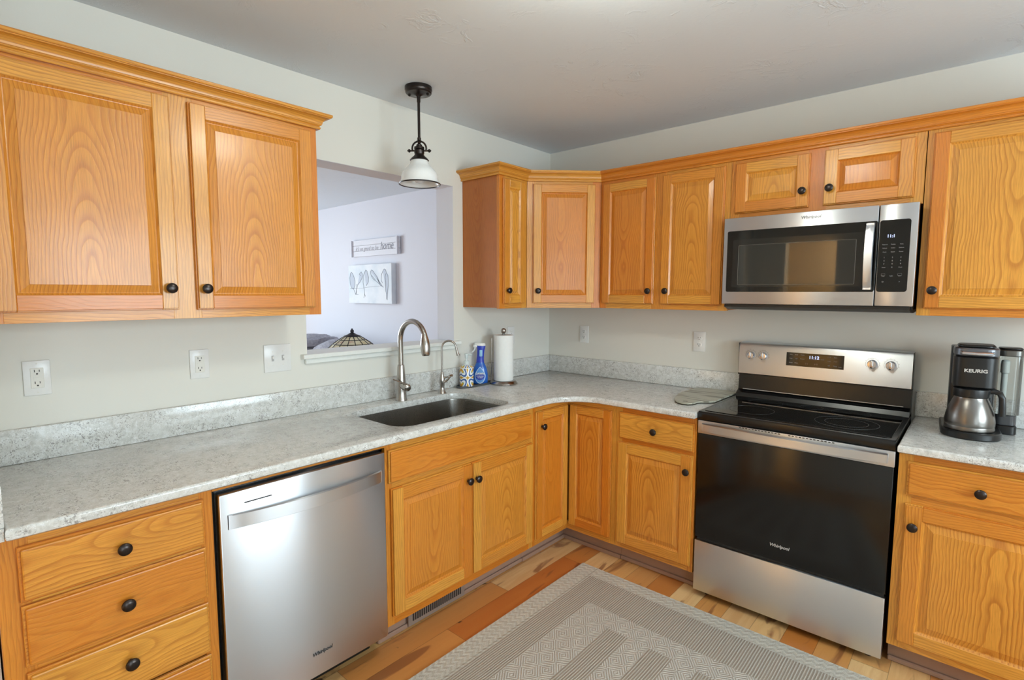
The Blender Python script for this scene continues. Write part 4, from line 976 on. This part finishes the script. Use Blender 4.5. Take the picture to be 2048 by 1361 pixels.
sf = thing('sofa', 'grey sofa with soft rumpled back behind the stained-glass lamp', 'sofa', (-2.75, -.25, 0))
GREYF = NT('grey_fabric'); o = GREYF.n('ShaderNodeTexCoord').outputs['Object']
GREYF.p(Base_Color=GREYF.ramp(GREYF.noise(o, 40, 3), [(.3, srgb(150, 148, 156)), (.7, srgb(182, 180, 188))]), Roughness=.95)
GREYF.bump(GREYF.noise(o, 9, 3, .5, 1.5), .6, .03); GREYF = GREYF.m
m = MB(); m.box(-1.1, 1.05, -.45, .42, .08, .44, bev=.04, segs=3); m.build('seat', GREYF, sf)
def soft(name, x0, x1, y0, y1, z0, f, nx=28, ny=8):
    m = MB(); bm = m.bm; g_ = {}
    for i in range(nx+1):
        for j in range(ny+1):
            x = x0+(x1-x0)*i/nx; y = y0+(y1-y0)*j/ny; s1 = math.sin(PI*j/ny)**.5
            g_[i, j] = bm.verts.new((x, y, z0+(f(x, y)-z0)*(.75+.25*s1)))
    for i in range(nx):
        for j in range(ny): bm.faces.new((g_[i, j], g_[i+1, j], g_[i+1, j+1], g_[i, j+1]))
    loop = [g_[i, 0] for i in range(nx+1)]+[g_[nx, j] for j in range(1, ny+1)]+[g_[i, ny] for i in range(nx-1, -1, -1)]+[g_[0, j] for j in range(ny-1, 0, -1)]
    low = [bm.verts.new((v.co.x, v.co.y, z0)) for v in loop]
    for k in range(len(loop)):
        j = (k+1) % len(loop); bm.faces.new((loop[k], low[k], low[j], loop[j]))
    bm.faces.new(low[::-1])
    return m.build(name, GREYF, sf, ang=80)
soft('backrest', -1.02, 1.00, -.12, .40, .442, lambda x, y: .955+.022*math.sin(x*7+1)+.012*math.sin(x*17+y*9)-.05*max(0, (x-.5))/.5*0.6 - (.07 if -.68 < x < -.12 else 0))
for x0 in (-1.28, 1.052): 
    m = MB(); m.box(x0, x0+.175, -.45, .42, .08, .64, bev=.05, segs=4); m.build('armrest', GREYF, sf)
th = soft('throw_blanket', -.62, -.18, -.15, .30, .90, lambda x, y: 1.005-.5*(x+.42)**2+.012*math.sin(x*40+y*18), 24, 10)
th.parent = None; th.location = (-2.75, -.25, 0); tag(th, 'rumpled grey throw blanket draped over the sofa back', 'blanket')
for x in (-1.15, 1.10):
    for y in (-.38, .36):
        m = MB(); m.lathe([(.02, .001), (.025, .082)], (x, y, 0), segs=12); m.build('leg', BLACKP, sf)
